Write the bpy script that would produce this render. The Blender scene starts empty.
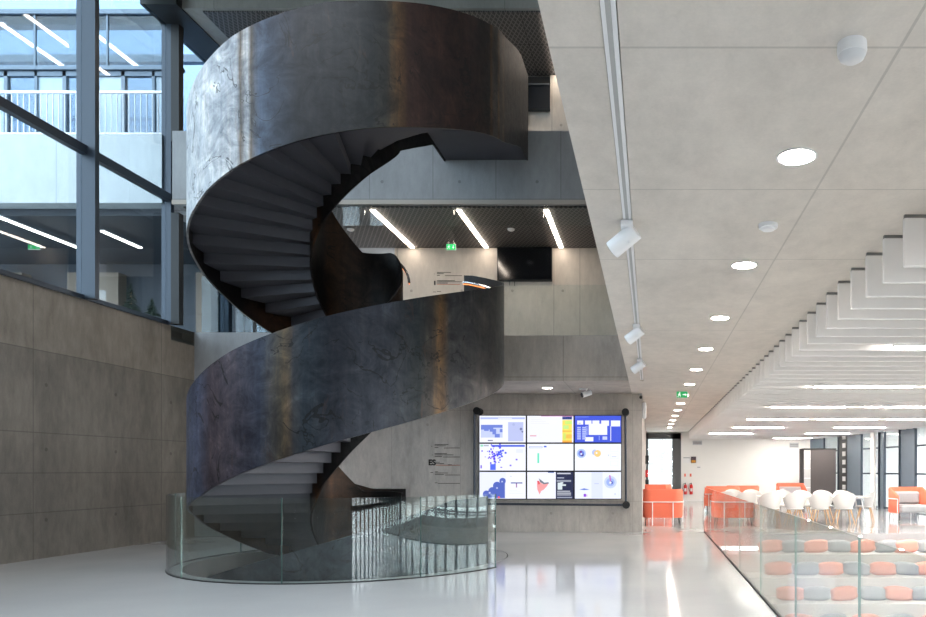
import bpy, math, random
from math import sin, cos, pi, radians, sqrt
random.seed(7)
S = bpy.context.scene
COL = S.collection

# ------------------------------------------------------------------ helpers
class G:
    def __init__(s): s.v = []; s.f = []; s.m = []; s.sm = []
    def add(s, vs, fs, mi=0, sm=False):
        o = len(s.v); s.v += [tuple(p) for p in vs]
        for f in fs: s.f.append(tuple(o+i for i in f)); s.m.append(mi); s.sm.append(sm)
    def box(s, x0, y0, z0, x1, y1, z1, mi=0):
        s.add([(x0,y0,z0),(x1,y0,z0),(x1,y1,z0),(x0,y1,z0),(x0,y0,z1),(x1,y0,z1),(x1,y1,z1),(x0,y1,z1)],
              [(0,3,2,1),(4,5,6,7),(0,1,5,4),(1,2,6,5),(2,3,7,6),(3,0,4,7)], mi)
    def rbox(s, x0, y0, z0, x1, y1, z1, r=.01, mi=0):
        # box with chamfered vertical and horizontal edges
        r = min(r, (x1-x0)/2.2, (y1-y0)/2.2, (z1-z0)/2.2)
        def ring(a, z): return [(x0+a+r*0,y0+a+r,z),(x0+a+r,y0+a,z),(x1-a-r,y0+a,z),(x1-a,y0+a+r,z),(x1-a,y1-a-r,z),(x1-a-r,y1-a,z),(x0+a+r,y1-a,z),(x0+a,y1-a-r,z)]
        R = [ring(r*.7, z0), ring(0, z0+r), ring(0, z1-r), ring(r*.7, z1)]
        fs = [tuple(range(7,-1,-1)), tuple(24+i for i in range(8))]
        for k in range(3):
            for i in range(8): fs.append((k*8+i, k*8+(i+1)%8, k*8+8+(i+1)%8, k*8+8+i))
        s.add(sum(R, []), fs, mi)
    def quad(s, a, b, c, d, mi=0): s.add([a,b,c,d], [(0,1,2,3)], mi)
    def cyl(s, p0, p1, r0, r1=None, n=16, mi=0, sm=True, caps=True):
        r1 = r0 if r1 is None else r1
        d = [p1[i]-p0[i] for i in range(3)]; L = sqrt(sum(c*c for c in d)) or 1; d = [c/L for c in d]
        a = (0,0,1) if abs(d[2]) < .9 else (1,0,0)
        u = (d[1]*a[2]-d[2]*a[1], d[2]*a[0]-d[0]*a[2], d[0]*a[1]-d[1]*a[0]); l = sqrt(sum(c*c for c in u)); u = [c/l for c in u]
        w = (d[1]*u[2]-d[2]*u[1], d[2]*u[0]-d[0]*u[2], d[0]*u[1]-d[1]*u[0])
        vs = []
        for p, r in ((p0,r0),(p1,r1)):
            for k in range(n):
                t = 2*pi*k/n; vs.append([p[i]+r*(cos(t)*u[i]+sin(t)*w[i]) for i in range(3)])
        o = len(s.v); s.v += [tuple(p) for p in vs]
        for k in range(n): s.f.append((o+k,o+(k+1)%n,o+n+(k+1)%n,o+n+k)); s.m.append(mi); s.sm.append(sm)
        if caps:
            s.f.append(tuple(o+k for k in range(n-1,-1,-1))); s.m.append(mi); s.sm.append(False)
            s.f.append(tuple(o+n+k for k in range(n))); s.m.append(mi); s.sm.append(False)
    def tube(s, pts, r, n=8, mi=0):
        # swept tube through points
        o = len(s.v); N = len(pts)
        for k, p in enumerate(pts):
            q0 = pts[max(k-1,0)]; q1 = pts[min(k+1,N-1)]
            d = [q1[i]-q0[i] for i in range(3)]; L = sqrt(sum(c*c for c in d)) or 1; d = [c/L for c in d]
            a = (0,0,1) if abs(d[2]) < .9 else (1,0,0)
            u = (d[1]*a[2]-d[2]*a[1], d[2]*a[0]-d[0]*a[2], d[0]*a[1]-d[1]*a[0]); l = sqrt(sum(c*c for c in u)); u = [c/l for c in u]
            w = (d[1]*u[2]-d[2]*u[1], d[2]*u[0]-d[0]*u[2], d[0]*u[1]-d[1]*u[0])
            for j in range(n):
                t = 2*pi*j/n; s.v.append(tuple(p[i]+r*(cos(t)*u[i]+sin(t)*w[i]) for i in range(3)))
        for k in range(N-1):
            for j in range(n):
                s.f.append((o+k*n+j,o+k*n+(j+1)%n,o+(k+1)*n+(j+1)%n,o+(k+1)*n+j)); s.m.append(mi); s.sm.append(True)
        s.f.append(tuple(o+j for j in range(n-1,-1,-1))); s.m.append(mi); s.sm.append(False)
        s.f.append(tuple(o+(N-1)*n+j for j in range(n))); s.m.append(mi); s.sm.append(False)
    def lathe(s, prof, c=(0,0,0), n=24, mi=0, sm=True):
        o = len(s.v)
        for r, z in prof:
            for k in range(n):
                t = 2*pi*k/n; s.v.append((c[0]+r*cos(t), c[1]+r*sin(t), c[2]+z))
        for i in range(len(prof)-1):
            for k in range(n):
                s.f.append((o+i*n+k,o+i*n+(k+1)%n,o+(i+1)*n+(k+1)%n,o+(i+1)*n+k)); s.m.append(mi); s.sm.append(sm)
        s.f.append(tuple(o+k for k in range(n-1,-1,-1))); s.m.append(mi); s.sm.append(False)
        l = o+(len(prof)-1)*n
        s.f.append(tuple(l+k for k in range(n))); s.m.append(mi); s.sm.append(False)
    def strip(s, P, t, mi=0, sm=True, inner=None):
        # P: list of (x, y, nx, ny, ztop, zbot); n points inward, t is the plate thickness
        o = len(s.v)
        for x,y,nx,ny,zt,zb in P:
            s.v += [(x,y,zb),(x,y,zt),(x+nx*t,y+ny*t,zt),(x+nx*t,y+ny*t,zb)]
        for k in range(len(P)-1):
            a = o+4*k; b = a+4
            for j,flag in ((0,sm),(1,False),(2,sm),(3,False)):
                s.f.append((a+j,b+j,b+(j+1)%4,a+(j+1)%4)); s.m.append(inner if j == 2 and inner is not None else mi); s.sm.append(flag)
        s.f.append((o,o+1,o+2,o+3)); s.m.append(mi); s.sm.append(False)
        e = o+4*(len(P)-1); s.f.append((e+3,e+2,e+1,e)); s.m.append(mi); s.sm.append(False)
    def sector(s, cx, cy, r0, r1, a0, a1, z0, z1, n=6, mi=0):
        o = len(s.v)
        for k in range(n+1):
            t = radians(a0+(a1-a0)*k/n)
            for r in (r0,r1):
                for z in (z0,z1): s.v.append((cx+r*cos(t), cy+r*sin(t), z))
        for k in range(n):
            a = o+4*k; b = a+4
            for q in ((a+1,a+3,b+3,b+1),(a,b,b+2,a+2),(a,a+1,b+1,b),(a+2,b+2,b+3,a+3)):
                s.f.append(q); s.m.append(mi); s.sm.append(False)
        s.f.append((o,o+2,o+3,o+1)); s.m.append(mi); s.sm.append(False)
        e = o+4*n; s.f.append((e,e+1,e+3,e+2)); s.m.append(mi); s.sm.append(False)
    def prismY(s, poly, y0, y1, mi=0):
        n = len(poly); vs = [(x,y0,z) for x,z in poly]+[(x,y1,z) for x,z in poly]
        s.add(vs, [tuple(range(n)), tuple(range(2*n-1,n-1,-1))]+[(i,i+n,(i+1)%n+n,(i+1)%n) for i in range(n)], mi)
    def build(s, name, mats, parent=None, loc=None, bev=0):
        if not isinstance(mats, (list,tuple)): mats = [mats]
        off = tuple(parent['_w']) if parent is not None and '_w' in parent.keys() else ((0,0,0) if loc is None else loc)
        me = bpy.data.meshes.new(name)
        me.from_pydata([(x-off[0],y-off[1],z-off[2]) for x,y,z in s.v], [], s.f)
        for m in mats: me.materials.append(m)
        me.polygons.foreach_set('material_index', s.m); me.polygons.foreach_set('use_smooth', s.sm)
        me.update()
        import bmesh
        bm = bmesh.new(); bm.from_mesh(me); bmesh.ops.recalc_face_normals(bm, faces=bm.faces[:]); bm.to_mesh(me); bm.free()
        if any(s.sm): me.set_sharp_from_angle(angle=radians(42))
        o = bpy.data.objects.new(name, me); COL.objects.link(o)
        if parent is not None:
            o.parent = parent
            o['_w'] = list(off)
        elif loc is not None: o.location = loc
        if bev:
            b = o.modifiers.new('Bevel','BEVEL'); b.width = bev; b.segments = 2; b.limit_method = 'ANGLE'
        return o

def tag(o, label, cat, group=None, kind=None):
    o['label'] = label; o['category'] = cat
    if group: o['group'] = group
    if kind: o['kind'] = kind
    return o
def thing(name, loc, label, cat, group=None):
    o = bpy.data.objects.new(name, None); o.empty_display_size = .1; COL.objects.link(o)
    o.location = loc; o['_w'] = list(loc)
    return tag(o, label, cat, group)
def struct(o): o['kind'] = 'structure'; return o
def copy_tree(o, loc=None, rz=None, label=None, parent=None):
    c = o.copy(); COL.objects.link(c)
    if parent is not None: c.parent = parent
    if loc is not None: c.location = loc
    if rz is not None: c.rotation_euler = (0,0,rz)
    if label: c['label'] = label
    for ch in list(o.children): copy_tree(ch, parent=c)
    return c

# ------------------------------------------------------------------ materials
def srgb(r, g, b):
    f = lambda c: (c/255/12.92) if c/255 <= .04045 else ((c/255+.055)/1.055)**2.4
    return (f(r), f(g), f(b), 1)
class N:
    def __init__(s, name):
        s.mat = bpy.data.materials.new(name); s.mat.use_nodes = True; s.t = s.mat.node_tree
        s.b = s.t.nodes['Principled BSDF']
    def n(s, typ, **kw):
        x = s.t.nodes.new(typ)
        for k, v in kw.items():
            if k.startswith('_'): setattr(x, k[1:], v)
            else: x.inputs[k].default_value = v
        return x
    def l(s, a, b): s.t.links.new(a, b)
    def math(s, op, a, b=None, c=None, clamp=False):
        x = s.t.nodes.new('ShaderNodeMath'); x.operation = op; x.use_clamp = clamp
        for i, v in enumerate((a,b,c)):
            if v is None: continue
            if hasattr(v, 'links'): s.l(v, x.inputs[i])
            else: x.inputs[i].default_value = v
        return x.outputs[0]
    def mix(s, fac, a, b, mode='MIX'):
        x = s.t.nodes.new('ShaderNodeMix'); x.data_type = 'RGBA'; x.blend_type = mode
        for i, v in ((0,fac),(6,a),(7,b)):
            if hasattr(v, 'links'): s.l(v, x.inputs[i])
            else: x.inputs[i].default_value = v
        return x.outputs[2]
    def noise(s, vec, scale, detail=4, rough=.6, dist=0, stretch=None):
        if stretch:
            mp = s.t.nodes.new('ShaderNodeMapping'); mp.inputs['Scale'].default_value = stretch; s.l(vec, mp.inputs[0]); vec = mp.outputs[0]
        x = s.n('ShaderNodeTexNoise', Scale=scale, Detail=detail, Roughness=rough, Distortion=dist); s.l(vec, x.inputs['Vector'])
        return x.outputs['Fac']
    def ramp(s, fac, stops, interp='LINEAR'):
        x = s.t.nodes.new('ShaderNodeValToRGB'); cr = x.color_ramp; cr.interpolation = interp
        while len(cr.elements) < len(stops): cr.elements.new(.5)
        for e, (p, c) in zip(cr.elements, stops): e.position = p; e.color = c if len(c) == 4 else (*c,1)
        s.l(fac, x.inputs[0]); return x.outputs[0]
def plain(name, c, rough=.5, metal=0, spec=.5, noise=0, nscale=20, emit=None, es=0, bump=0, coat=0):
    m = N(name); b = m.b
    b.inputs['Base Color'].default_value = c; b.inputs['Roughness'].default_value = rough
    b.inputs['Metallic'].default_value = metal; b.inputs['Specular IOR Level'].default_value = spec
    b.inputs['Coat Weight'].default_value = coat
    if emit: b.inputs['Emission Color'].default_value = emit; b.inputs['Emission Strength'].default_value = es
    tc = m.n('ShaderNodeTexCoord')
    f = m.noise(tc.outputs['Object'], nscale, 3)
    if noise:
        k = m.math('MULTIPLY_ADD', f, noise*2, 1-noise)
        hs = m.n('ShaderNodeHueSaturation', Color=c); m.l(k, hs.inputs['Value']); m.l(hs.outputs[0], b.inputs['Base Color'])
    if bump:
        bp = m.n('ShaderNodeBump', Strength=bump, Distance=.01); m.l(f, bp.inputs['Height']); m.l(bp.outputs[0], b.inputs['Normal'])
    return m.mat
def concrete(name, c, joints=(), dots=None, rough=.75, var=.16, bands=None, stretch=(1,1,.35), jw=.008, jdark=.45):
    """joints: list of (axis, [values]); dots: (axisA, stepA, offA, axisB, [valuesB])"""
    m = N(name); b = m.b
    geo = m.n('ShaderNodeNewGeometry'); pos = geo.outputs['Position']
    sep = m.n('ShaderNodeSeparateXYZ'); m.l(pos, sep.inputs[0])
    f1 = m.noise(pos, 1.1, 6, .62, .4, stretch); f2 = m.noise(pos, 7, 5, .7, .2, stretch); f3 = m.noise(pos, 60, 3, .7)
    k = m.math('ADD', m.math('MULTIPLY', f1, .5), m.math('ADD', m.math('MULTIPLY', f2, .35), m.math('MULTIPLY', f3, .15)))
    lo = tuple(x*(1-var*2.0) for x in c[:3]); hi = tuple(min(1,x*(1+var*2.0)) for x in c[:3])
    col = m.ramp(k, [(.34,lo),(.5,c[:3]),(.66,hi)])
    if bands:
        ax, z, c2 = bands
        a = sep.outputs['XYZ'.index(ax)]
        mask = m.math('GREATER_THAN', a, z)
        col = m.mix(mask, col, m.mix(1.0, col, c2, 'MULTIPLY'))
    dark = None
    for ax, vals in joints:
        a = sep.outputs['XYZ'.index(ax)]
        for v in vals:
            q = m.math('COMPARE', a, v, jw)
            dark = q if dark is None else m.math('MAXIMUM', dark, q)
    if dots:
        axa, step, off, axb, vals = dots
        a = m.math('PINGPONG', m.math('SUBTRACT', sep.outputs['XYZ'.index(axa)], off), step/2)
        for v in vals:
            bb = m.math('SUBTRACT', sep.outputs['XYZ'.index(axb)], v)
            d = m.math('ADD', m.math('MULTIPLY', a, a), m.math('MULTIPLY', bb, bb))
            q = m.math('LESS_THAN', d, .0011)
            dark = q if dark is None else m.math('MAXIMUM', dark, q)
    if dark is not None:
        col = m.mix(m.math('MULTIPLY', dark, jdark), col, (c[0]*.25,c[1]*.25,c[2]*.25,1))
    m.l(col, b.inputs['Base Color']); b.inputs['Roughness'].default_value = rough
    bp = m.n('ShaderNodeBump', Strength=.15, Distance=.01); m.l(k, bp.inputs['Height']); m.l(bp.outputs[0], b.inputs['Normal'])
    return m.mat
def glass(name, tint=(.93,.97,.96), ior=1.5, boost=1.0):
    m = N(name); t = m.t; t.nodes.remove(m.b)
    out = [x for x in t.nodes if x.type == 'OUTPUT_MATERIAL'][0]
    tr = m.n('ShaderNodeBsdfTransparent', Color=(*tint,1)); gl = m.n('ShaderNodeBsdfGlossy', Roughness=.0)
    fr = m.n('ShaderNodeFresnel', IOR=ior); ge = m.n('ShaderNodeNewGeometry'); m.l(m.math('MULTIPLY_ADD', ge.outputs['Backfacing'], 1/ior-ior, ior), fr.inputs['IOR']); mx = m.n('ShaderNodeMixShader')
    m.l(m.math('MULTIPLY', fr.outputs[0], boost, clamp=True), mx.inputs[0]); m.l(tr.outputs[0], mx.inputs[1]); m.l(gl.outputs[0], mx.inputs[2]); m.l(mx.outputs[0], out.inputs[0])
    return m.mat
def emit(name, c, s):
    m = N(name); m.b.inputs['Base Color'].default_value = (0,0,0,1) if s < 2 else (.8,.8,.8,1)
    m.b.inputs['Emission Color'].default_value = c; m.b.inputs['Emission Strength'].default_value = s
    m.b.inputs['Roughness'].default_value = .4
    return m.mat
def steel(name, stops, metal=.75, rough=.42, streak=.7, scale=(9,9,.9), dim=.5):
    """weathered hot-rolled steel: panel colour and painted reflections by angle around the stair axis, with mill scale and rust"""
    m = N(name); b = m.b
    tc = m.n('ShaderNodeTexCoord'); ob = tc.outputs['Object']
    sep = m.n('ShaderNodeSeparateXYZ'); m.l(ob, sep.inputs[0])
    n1 = m.noise(ob, 1.6, 6, .62, 1.6); n2 = m.noise(ob, 1.0, 5, .7, .4, scale); n3 = m.noise(ob, 9, 6, .75, .8)
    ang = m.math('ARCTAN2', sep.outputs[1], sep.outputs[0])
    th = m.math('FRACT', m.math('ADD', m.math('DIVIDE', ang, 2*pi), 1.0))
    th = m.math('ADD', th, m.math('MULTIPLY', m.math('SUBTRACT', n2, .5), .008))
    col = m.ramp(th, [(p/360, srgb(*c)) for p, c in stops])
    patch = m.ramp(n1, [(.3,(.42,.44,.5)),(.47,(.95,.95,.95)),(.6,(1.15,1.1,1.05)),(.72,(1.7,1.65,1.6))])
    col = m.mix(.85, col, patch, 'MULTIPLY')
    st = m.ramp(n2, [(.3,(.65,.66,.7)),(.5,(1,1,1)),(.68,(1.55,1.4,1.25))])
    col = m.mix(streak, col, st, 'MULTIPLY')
    veins = m.math('LESS_THAN', m.math('ABSOLUTE', m.math('SUBTRACT', m.noise(ob, 1.25, 4, .55, 1.0), .53)), .0075)
    gate = m.math('GREATER_THAN', m.noise(ob, .9, 3, .5, 0), .47)
    col = m.mix(m.math('MULTIPLY', m.math('MULTIPLY', veins, gate), .75), col, (.02,.018,.018,1))
    blot = m.ramp(m.noise(ob, 2.6, 7, .72, 1.2), [(.34,(.3,.31,.36)),(.5,(.95,.95,.95)),(.6,(1.3,1.28,1.25)),(.7,(2.1,2.05,2.0))])
    col = m.mix(.8, col, blot, 'MULTIPLY')
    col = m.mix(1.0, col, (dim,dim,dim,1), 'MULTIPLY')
    rust = m.ramp(m.noise(ob, 1.0, 6, .75, .6, (5,5,1.0)), [(.6,(0,0,0)),(.7,(1,1,1))])
    col = m.mix(m.math('MULTIPLY', rust, .35), col, srgb(82,56,38))
    m.l(col, b.inputs['Base Color']); b.inputs['Metallic'].default_value = metal
    r = m.math('MULTIPLY_ADD', n3, .35, rough-.17); m.l(r, b.inputs['Roughness'])
    bp = m.n('ShaderNodeBump', Strength=.22, Distance=.01); m.l(n3, bp.inputs['Height']); m.l(bp.outputs[0], b.inputs['Normal'])
    return m.mat
def mesh_ceiling(name, c0, c1):
    m = N(name); geo = m.n('ShaderNodeNewGeometry'); sep = m.n('ShaderNodeSeparateXYZ'); m.l(geo.outputs['Position'], sep.inputs[0])
    u = m.math('ADD', sep.outputs[0], m.math('MULTIPLY', sep.outputs[1], .5)); w = m.math('SUBTRACT', sep.outputs[0], m.math('MULTIPLY', sep.outputs[1], .5))
    a = m.math('ABSOLUTE', m.math('SINE', m.math('MULTIPLY', u, 2*pi/.2))); d = m.math('ABSOLUTE', m.math('SINE', m.math('MULTIPLY', w, 2*pi/.2)))
    k = m.math('LESS_THAN', m.math('MINIMUM', a, d), .35)
    j = m.math('MAXIMUM', m.math('COMPARE', m.math('PINGPONG', sep.outputs[0], .9), .9, .006), m.math('COMPARE', sep.outputs[1], 16.1, .006))
    col = m.mix(k, c0, c1); col = m.mix(j, col, (.004,.004,.004,1))
    m.l(col, m.b.inputs['Base Color']); m.b.inputs['Roughness'].default_value = .55; m.b.inputs['Metallic'].default_value = .3
    return m.mat

M = {}
M['conc_left'] = concrete('concrete_left', srgb(130,122,113), [('Y',[-7.2,-4,-.8,2.4,5.6,8.8,12.04,15.2]),('Z',[3.52,2.13,1.45,.78])], ('Y',1.6,1.1,'Z',[2.95,1.85,.65]), var=.2, bands=('Z',3.52,(1.3,1.28,1.25,1)))
M['conc_wall'] = concrete('concrete_wall', srgb(178,171,165), [('X',[-7.5,-6.27,-4.6,-3.2,-1.72,-.42]),('Z',[.74,2.95])], ('X',1.5,-.9,'Z',[.45,2.6]), var=.17, jw=.006, jdark=.3)
M['conc_upper'] = concrete('concrete_upper', srgb(196,188,178), [('X',[-6.2,-3.6,-2.36,-1.72,-.8]),('Z',[9.4])], ('X',1.24,-.9,'Z',[5.9,9.8]), var=.1)
M['conc_slab'] = concrete('concrete_slab', srgb(148,150,152), [('X',[-12.2,-8.6,-5.79,-4.48,-3.18,-1.84]),('Z',[7.09])], ('X',1.6,-.73,'Z',[7.45]), var=.1, jw=.008)
M['conc_parapet'] = concrete('concrete_parapet', srgb(172,164,156), [('X',[-4.6,-1.79]),('Z',[3.42])], var=.16)
M['conc_ceil'] = concrete('concrete_ceiling', srgb(214,207,199), [('X',[1.09]),('Y',[-1.6,1.57,3.14,4.73,6.3,9.5,12.6,15.8,19,22,25,28,31])], stretch=(.8,.5,1), var=.085, jw=.007, jdark=.3)
M['conc_fascia'] = concrete('concrete_fascia', srgb(150,148,143), [('Y',[2,5,8,11,14]),('X',[-9,-6,-3])], var=.1)
M['conc_outside'] = concrete('concrete_outside', srgb(174,181,184), [('X',[-15.5,-12.6])], var=.07)
M['white_wall'] = plain('white_plaster', srgb(238,237,234), .8, noise=.015, nscale=2)
M['stepmat'] = plain('pale_resin', srgb(222,220,216), .35, noise=.03, nscale=3)
M['mesh'] = mesh_ceiling('expanded_mesh', srgb(62,60,60), srgb(112,109,107))
M['slate'] = plain('slate_blue_metal', srgb(46,56,68), .4, .3, noise=.05)
M['slate_panel'] = plain('slate_panel', srgb(98,112,126), .5, .2, noise=.06, nscale=4)
M['black'] = plain('black_metal', srgb(16,17,19), .6, .0, noise=.05)
M['dark'] = plain('dark_grey', srgb(45,46,50), .6, noise=.05)
M['white_metal'] = plain('white_metal', srgb(238,238,240), .35, 0, noise=.02)
M['baffle'] = plain('baffle_felt', srgb(247,245,244), .9, noise=.03, nscale=6)
M['baffle_clip'] = plain('baffle_clip', srgb(140,140,140), .5, .5)
M['light_trim'] = plain('white_trim', srgb(235,235,235), .5)
M['chrome'] = plain('chrome', srgb(200,203,206), .2, 1)
M['coral'] = plain('coral_fabric', srgb(228,116,90), .9, noise=.06, nscale=40, bump=.1)
M['coral_cush'] = plain('coral_cushion', srgb(234,170,154), .95, noise=.05, nscale=30, bump=.1)
M['grey_cush'] = plain('grey_cushion', srgb(172,175,178), .95, noise=.06, nscale=30, bump=.1)
M['grey_fab'] = plain('grey_fabric', srgb(176,177,180), .95, noise=.06, nscale=30, bump=.1)
M['white_shell'] = plain('white_shell', srgb(214,211,208), .4, noise=.02)
M['wood'] = plain('pale_wood', srgb(205,165,120), .55, noise=.12, nscale=14)
M['red'] = plain('red_paint', srgb(200,30,28), .3, noise=.04)
M['cabinet'] = plain('cabinet_dark', srgb(60,55,55), .6, noise=.08, nscale=5)
M['cabinet_side'] = plain('cabinet_side', srgb(170,172,172), .5, noise=.04)
M['fir'] = plain('fir_green', srgb(28,46,34), .9, noise=.3, nscale=30)
M['glass'] = glass('balustrade_glass', (.93,.962,.952), 1.52, 1.2)
M['glass_clear'] = glass('clear_glass', (.95,.975,.97), 1.5)
M['glass_win'] = glass('window_glass', (.60,.665,.70), 1.5)
M['glass_green'] = plain('glass_edge', srgb(56,88,84), .1, 0, 1, emit=None)
M['glass_pale'] = plain('glass_edge_pale', srgb(140,176,168), .1, 0, 1)
M['strip'] = emit('strip_light', srgb(255,238,220), 18)
M['down'] = emit('downlight_lens', srgb(255,242,228), 100)
M['lum'] = emit('luminaire', srgb(255,246,236), 165)
M['warm'] = emit('warm_led', srgb(255,150,80), 1.6)
M['green_e'] = emit('exit_green', srgb(0,165,85), .8)
M['green_dim'] = emit('exit_green_bright', srgb(20,225,110), .9)
M['white_e'] = emit('exit_white', (1,1,1,1), .9)
M['stair_soffit'] = plain('stair_plate', srgb(84,84,91), .55, .3, noise=.12, nscale=3)
M['screen_black'] = plain('screen_black', srgb(12,14,18), .12, 0, .6)
M['inkb'] = plain('ink_black', srgb(56,52,50), .7)
M['inkr'] = plain('ink_red', srgb(190,110,90), .7)
M['water_teal'] = plain('teal_panel', srgb(98,130,140), .3, .1, noise=.05)

# floor: pale poured resin, glossy
def floor_mat():
    m = N('poured_resin'); b = m.b
    geo = m.n('ShaderNodeNewGeometry'); p = geo.outputs['Position']
    n1 = m.noise(p, .5, 4, .5); n2 = m.noise(p, 30, 3, .6)
    k = m.math('ADD', m.math('MULTIPLY', n1, .8), m.math('MULTIPLY', n2, .2))
    m.l(m.ramp(k, [(.3, srgb(186,187,189)),(.7, srgb(202,202,202))]), b.inputs['Base Color'])
    m.l(m.math('MULTIPLY_ADD', n1, .04, .075), b.inputs['Roughness'])
    b.inputs['Specular IOR Level'].default_value = .6
    b.inputs['IOR'].default_value = 1.5
    return m.mat
M['floor'] = floor_mat()

CX, CY, RO, RI = -4.95, 12.2, 2.435, .73
GX = -4.88
STEEL_UP = steel('steel_upper', [(0,(96,84,78)),(4,(140,112,88)),(8,(92,82,80)),(100,(66,66,74)),(205,(216,220,224)),(253,(220,224,230)),(254.5,(120,100,80)),(257,(246,250,255)),(258.5,(112,96,76)),(261,(96,112,138)),(268,(66,76,94)),(274,(46,50,58)),(297,(56,62,66)),(301,(74,74,70)),(304,(110,88,64)),(306,(128,92,58)),(307,(92,70,54)),(308,(84,58,52)),(338,(76,54,50)),(346,(78,64,62)),(347.5,(150,112,72)),(350,(120,112,108)),(354,(100,92,88)),(356,(150,108,62)),(358,(92,84,78)),(360,(96,84,78))], metal=.35, rough=.5, dim=.36)  # pale left stops: lighter mill scale plus a glossy reflection painted in
STEEL_MID = steel('steel_middle', [(0,(70,72,78)),(60,(84,66,60)),(180,(78,80,100)),(215,(112,128,166)),(232,(124,136,172)),(240,(112,100,112)),(250,(116,110,124)),(262,(72,80,100)),(268,(92,86,76)),(271,(122,102,76)),(272,(80,80,84)),(276,(64,76,88)),(285,(58,62,74)),(300,(74,78,90)),(312,(56,62,66)),(317,(80,72,66)),(319,(126,98,68)),(321,(122,92,60)),(323,(78,78,80)),(335,(84,82,84)),(350,(80,76,74)),(360,(70,72,78))], metal=.55, rough=.36, dim=.48)  # blue-violet left stops paint the window reflection into the steel colour
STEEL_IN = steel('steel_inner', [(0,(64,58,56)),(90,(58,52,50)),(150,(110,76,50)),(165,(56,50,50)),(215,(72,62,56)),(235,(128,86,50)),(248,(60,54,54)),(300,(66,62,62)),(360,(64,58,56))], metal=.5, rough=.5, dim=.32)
STEEL_LOW = steel('steel_lower', [(0,(62,72,78)),(180,(60,70,78)),(300,(78,86,96)),(360,(62,72,78))], metal=.6, rough=.4)

# ------------------------------------------------------------------ camera
cam = bpy.data.cameras.new('camera'); cam.sensor_width = 36; cam.lens = 36*721/926
cam.shift_x = (463-650)/926; cam.shift_y = (470-308.5)/926
cam.clip_start = .05; cam.clip_end = 300
co = bpy.data.objects.new('camera', cam); COL.objects.link(co)
co.location = (0,0,1.5); co.rotation_euler = (pi/2,0,0); S.camera = co
def P(x, y, D): return ((x-650)/721*D, D, 1.5+(470-y)/721*D)

# ------------------------------------------------------------------ floor with round well and seating pit
XL, YN, YF = -10.3, -9.0, 34.9
g = G()
n = 96; RH = 2.5; h = 3.0
def sq(t):
    c, s_ = cos(t), sin(t); k = h/max(abs(c),abs(s_)); return (CX+c*k, CY+s_*k)
for k in range(n):
    t0 = 2*pi*k/n; t1 = 2*pi*(k+1)/n
    a = (CX+RH*cos(t0), CY+RH*sin(t0)); b = (CX+RH*cos(t1), CY+RH*sin(t1)); c = sq(t1); d = sq(t0)
    g.quad((*a,0),(*d,0),(*c,0),(*b,0)); g.quad((*a,0),(*b,0),(*b,-.45),(*a,-.45))
def fl(x0,y0,x1,y1): g.box(x0,y0,-.3,x1,y1,0)
fl(XL-.3,YN,1.33,CY-h); fl(XL-.3,CY+h,1.33,YF); fl(XL-.3,CY-h,CX-h,CY+h); fl(CX+h,CY-h,1.33,CY+h)
fl(1.33,YN,16,2.4); fl(1.33,17.03,16,YF); fl(9.5,2.4,16,17.03)
struct(g.build('floor', M['floor']))
g = G(); g.box(XL,0,-4.5,12,22,-4.3); struct(g.build('floor', M['stepmat']))
# well wall under the stair
g = G()
for k in range(48):
    t0 = 2*pi*k/48; t1 = 2*pi*(k+1)/48; r = 2.62
    g.quad((CX+r*cos(t0),CY+r*sin(t0),-.4),(CX+r*cos(t1),CY+r*sin(t1),-.4),(CX+r*cos(t1),CY+r*sin(t1),-4.3),(CX+r*cos(t0),CY+r*sin(t0),-4.3))
struct(g.build('wall_well', M['dark']))
# flush steel ring in the floor round the well

# seating steps in the pit
g = G()
for k in range(1,9):
    y1 = 17.03-.862*(k-1); y0 = y1-.862; z = -.395*k
    g.box(1.36, y0, z-.42, 9.5, y1, z)
g.box(1.36, 2.4, -4.3, 9.5, 17.03-.862*8, -.395*8-.3)
st = struct(g.build('floor_seating_steps', M['stepmat'])); st.name = 'floor.002'
g = G(); g.box(1.30,2.4,-4.3,1.36,17.03,-.0); g.box(9.5,2.4,-4.3,9.56,17.03,-.3); g.box(1.3,2.34,-4.3,9.5,2.4,-.3); struct(g.build('wall_pit', M['white_wall']))

# ------------------------------------------------------------------ walls, slabs, ceilings
g = G(); g.box(XL-.35, YN, 0, XL, 16.4, 4.61); struct(g.build('wall_left', M['conc_left']))
g = G(); g.box(XL, 16.3, 0, -7.2, 16.6, 4.61); struct(g.build('wall_return', M['conc_slab']))
g = G(); g.box(-7.9, 17.5, 0, -.19, 17.8, 3.35); g.box(-.45,17.8,0,-.19,YF,3.35); struct(g.build('wall_back', M['conc_wall']))
g = G()
g.box(-6.3,14.88,3.34,-.44,17.9,4.27); g.box(-7.9,16.6,3.34,-6.3,17.9,4.27); g.box(-10.3,16.6,4.0,-7.9,22,4.27); struct(g.build('wall_parapet', M['conc_parapet']))
g = G(); g.box(-9.86,14.88,6.98,-.3,17.9,8.5); g.box(-10.28,15.52,6.98,-9.86,17.4,8.5); g.box(-10.25,17.9,6.98,-.3,22,8.5); g.box(-8.3,19.2,4.27,-8.2,22,6.98); struct(g.build('wall_fascia', M['conc_slab']))
g = G(); g.box(-9.86,14.86,6.98,-.3,14.88,7.07); struct(g.build('trim_2', plain('pale_edge', srgb(176,166,156), .7, noise=.05)))
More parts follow.
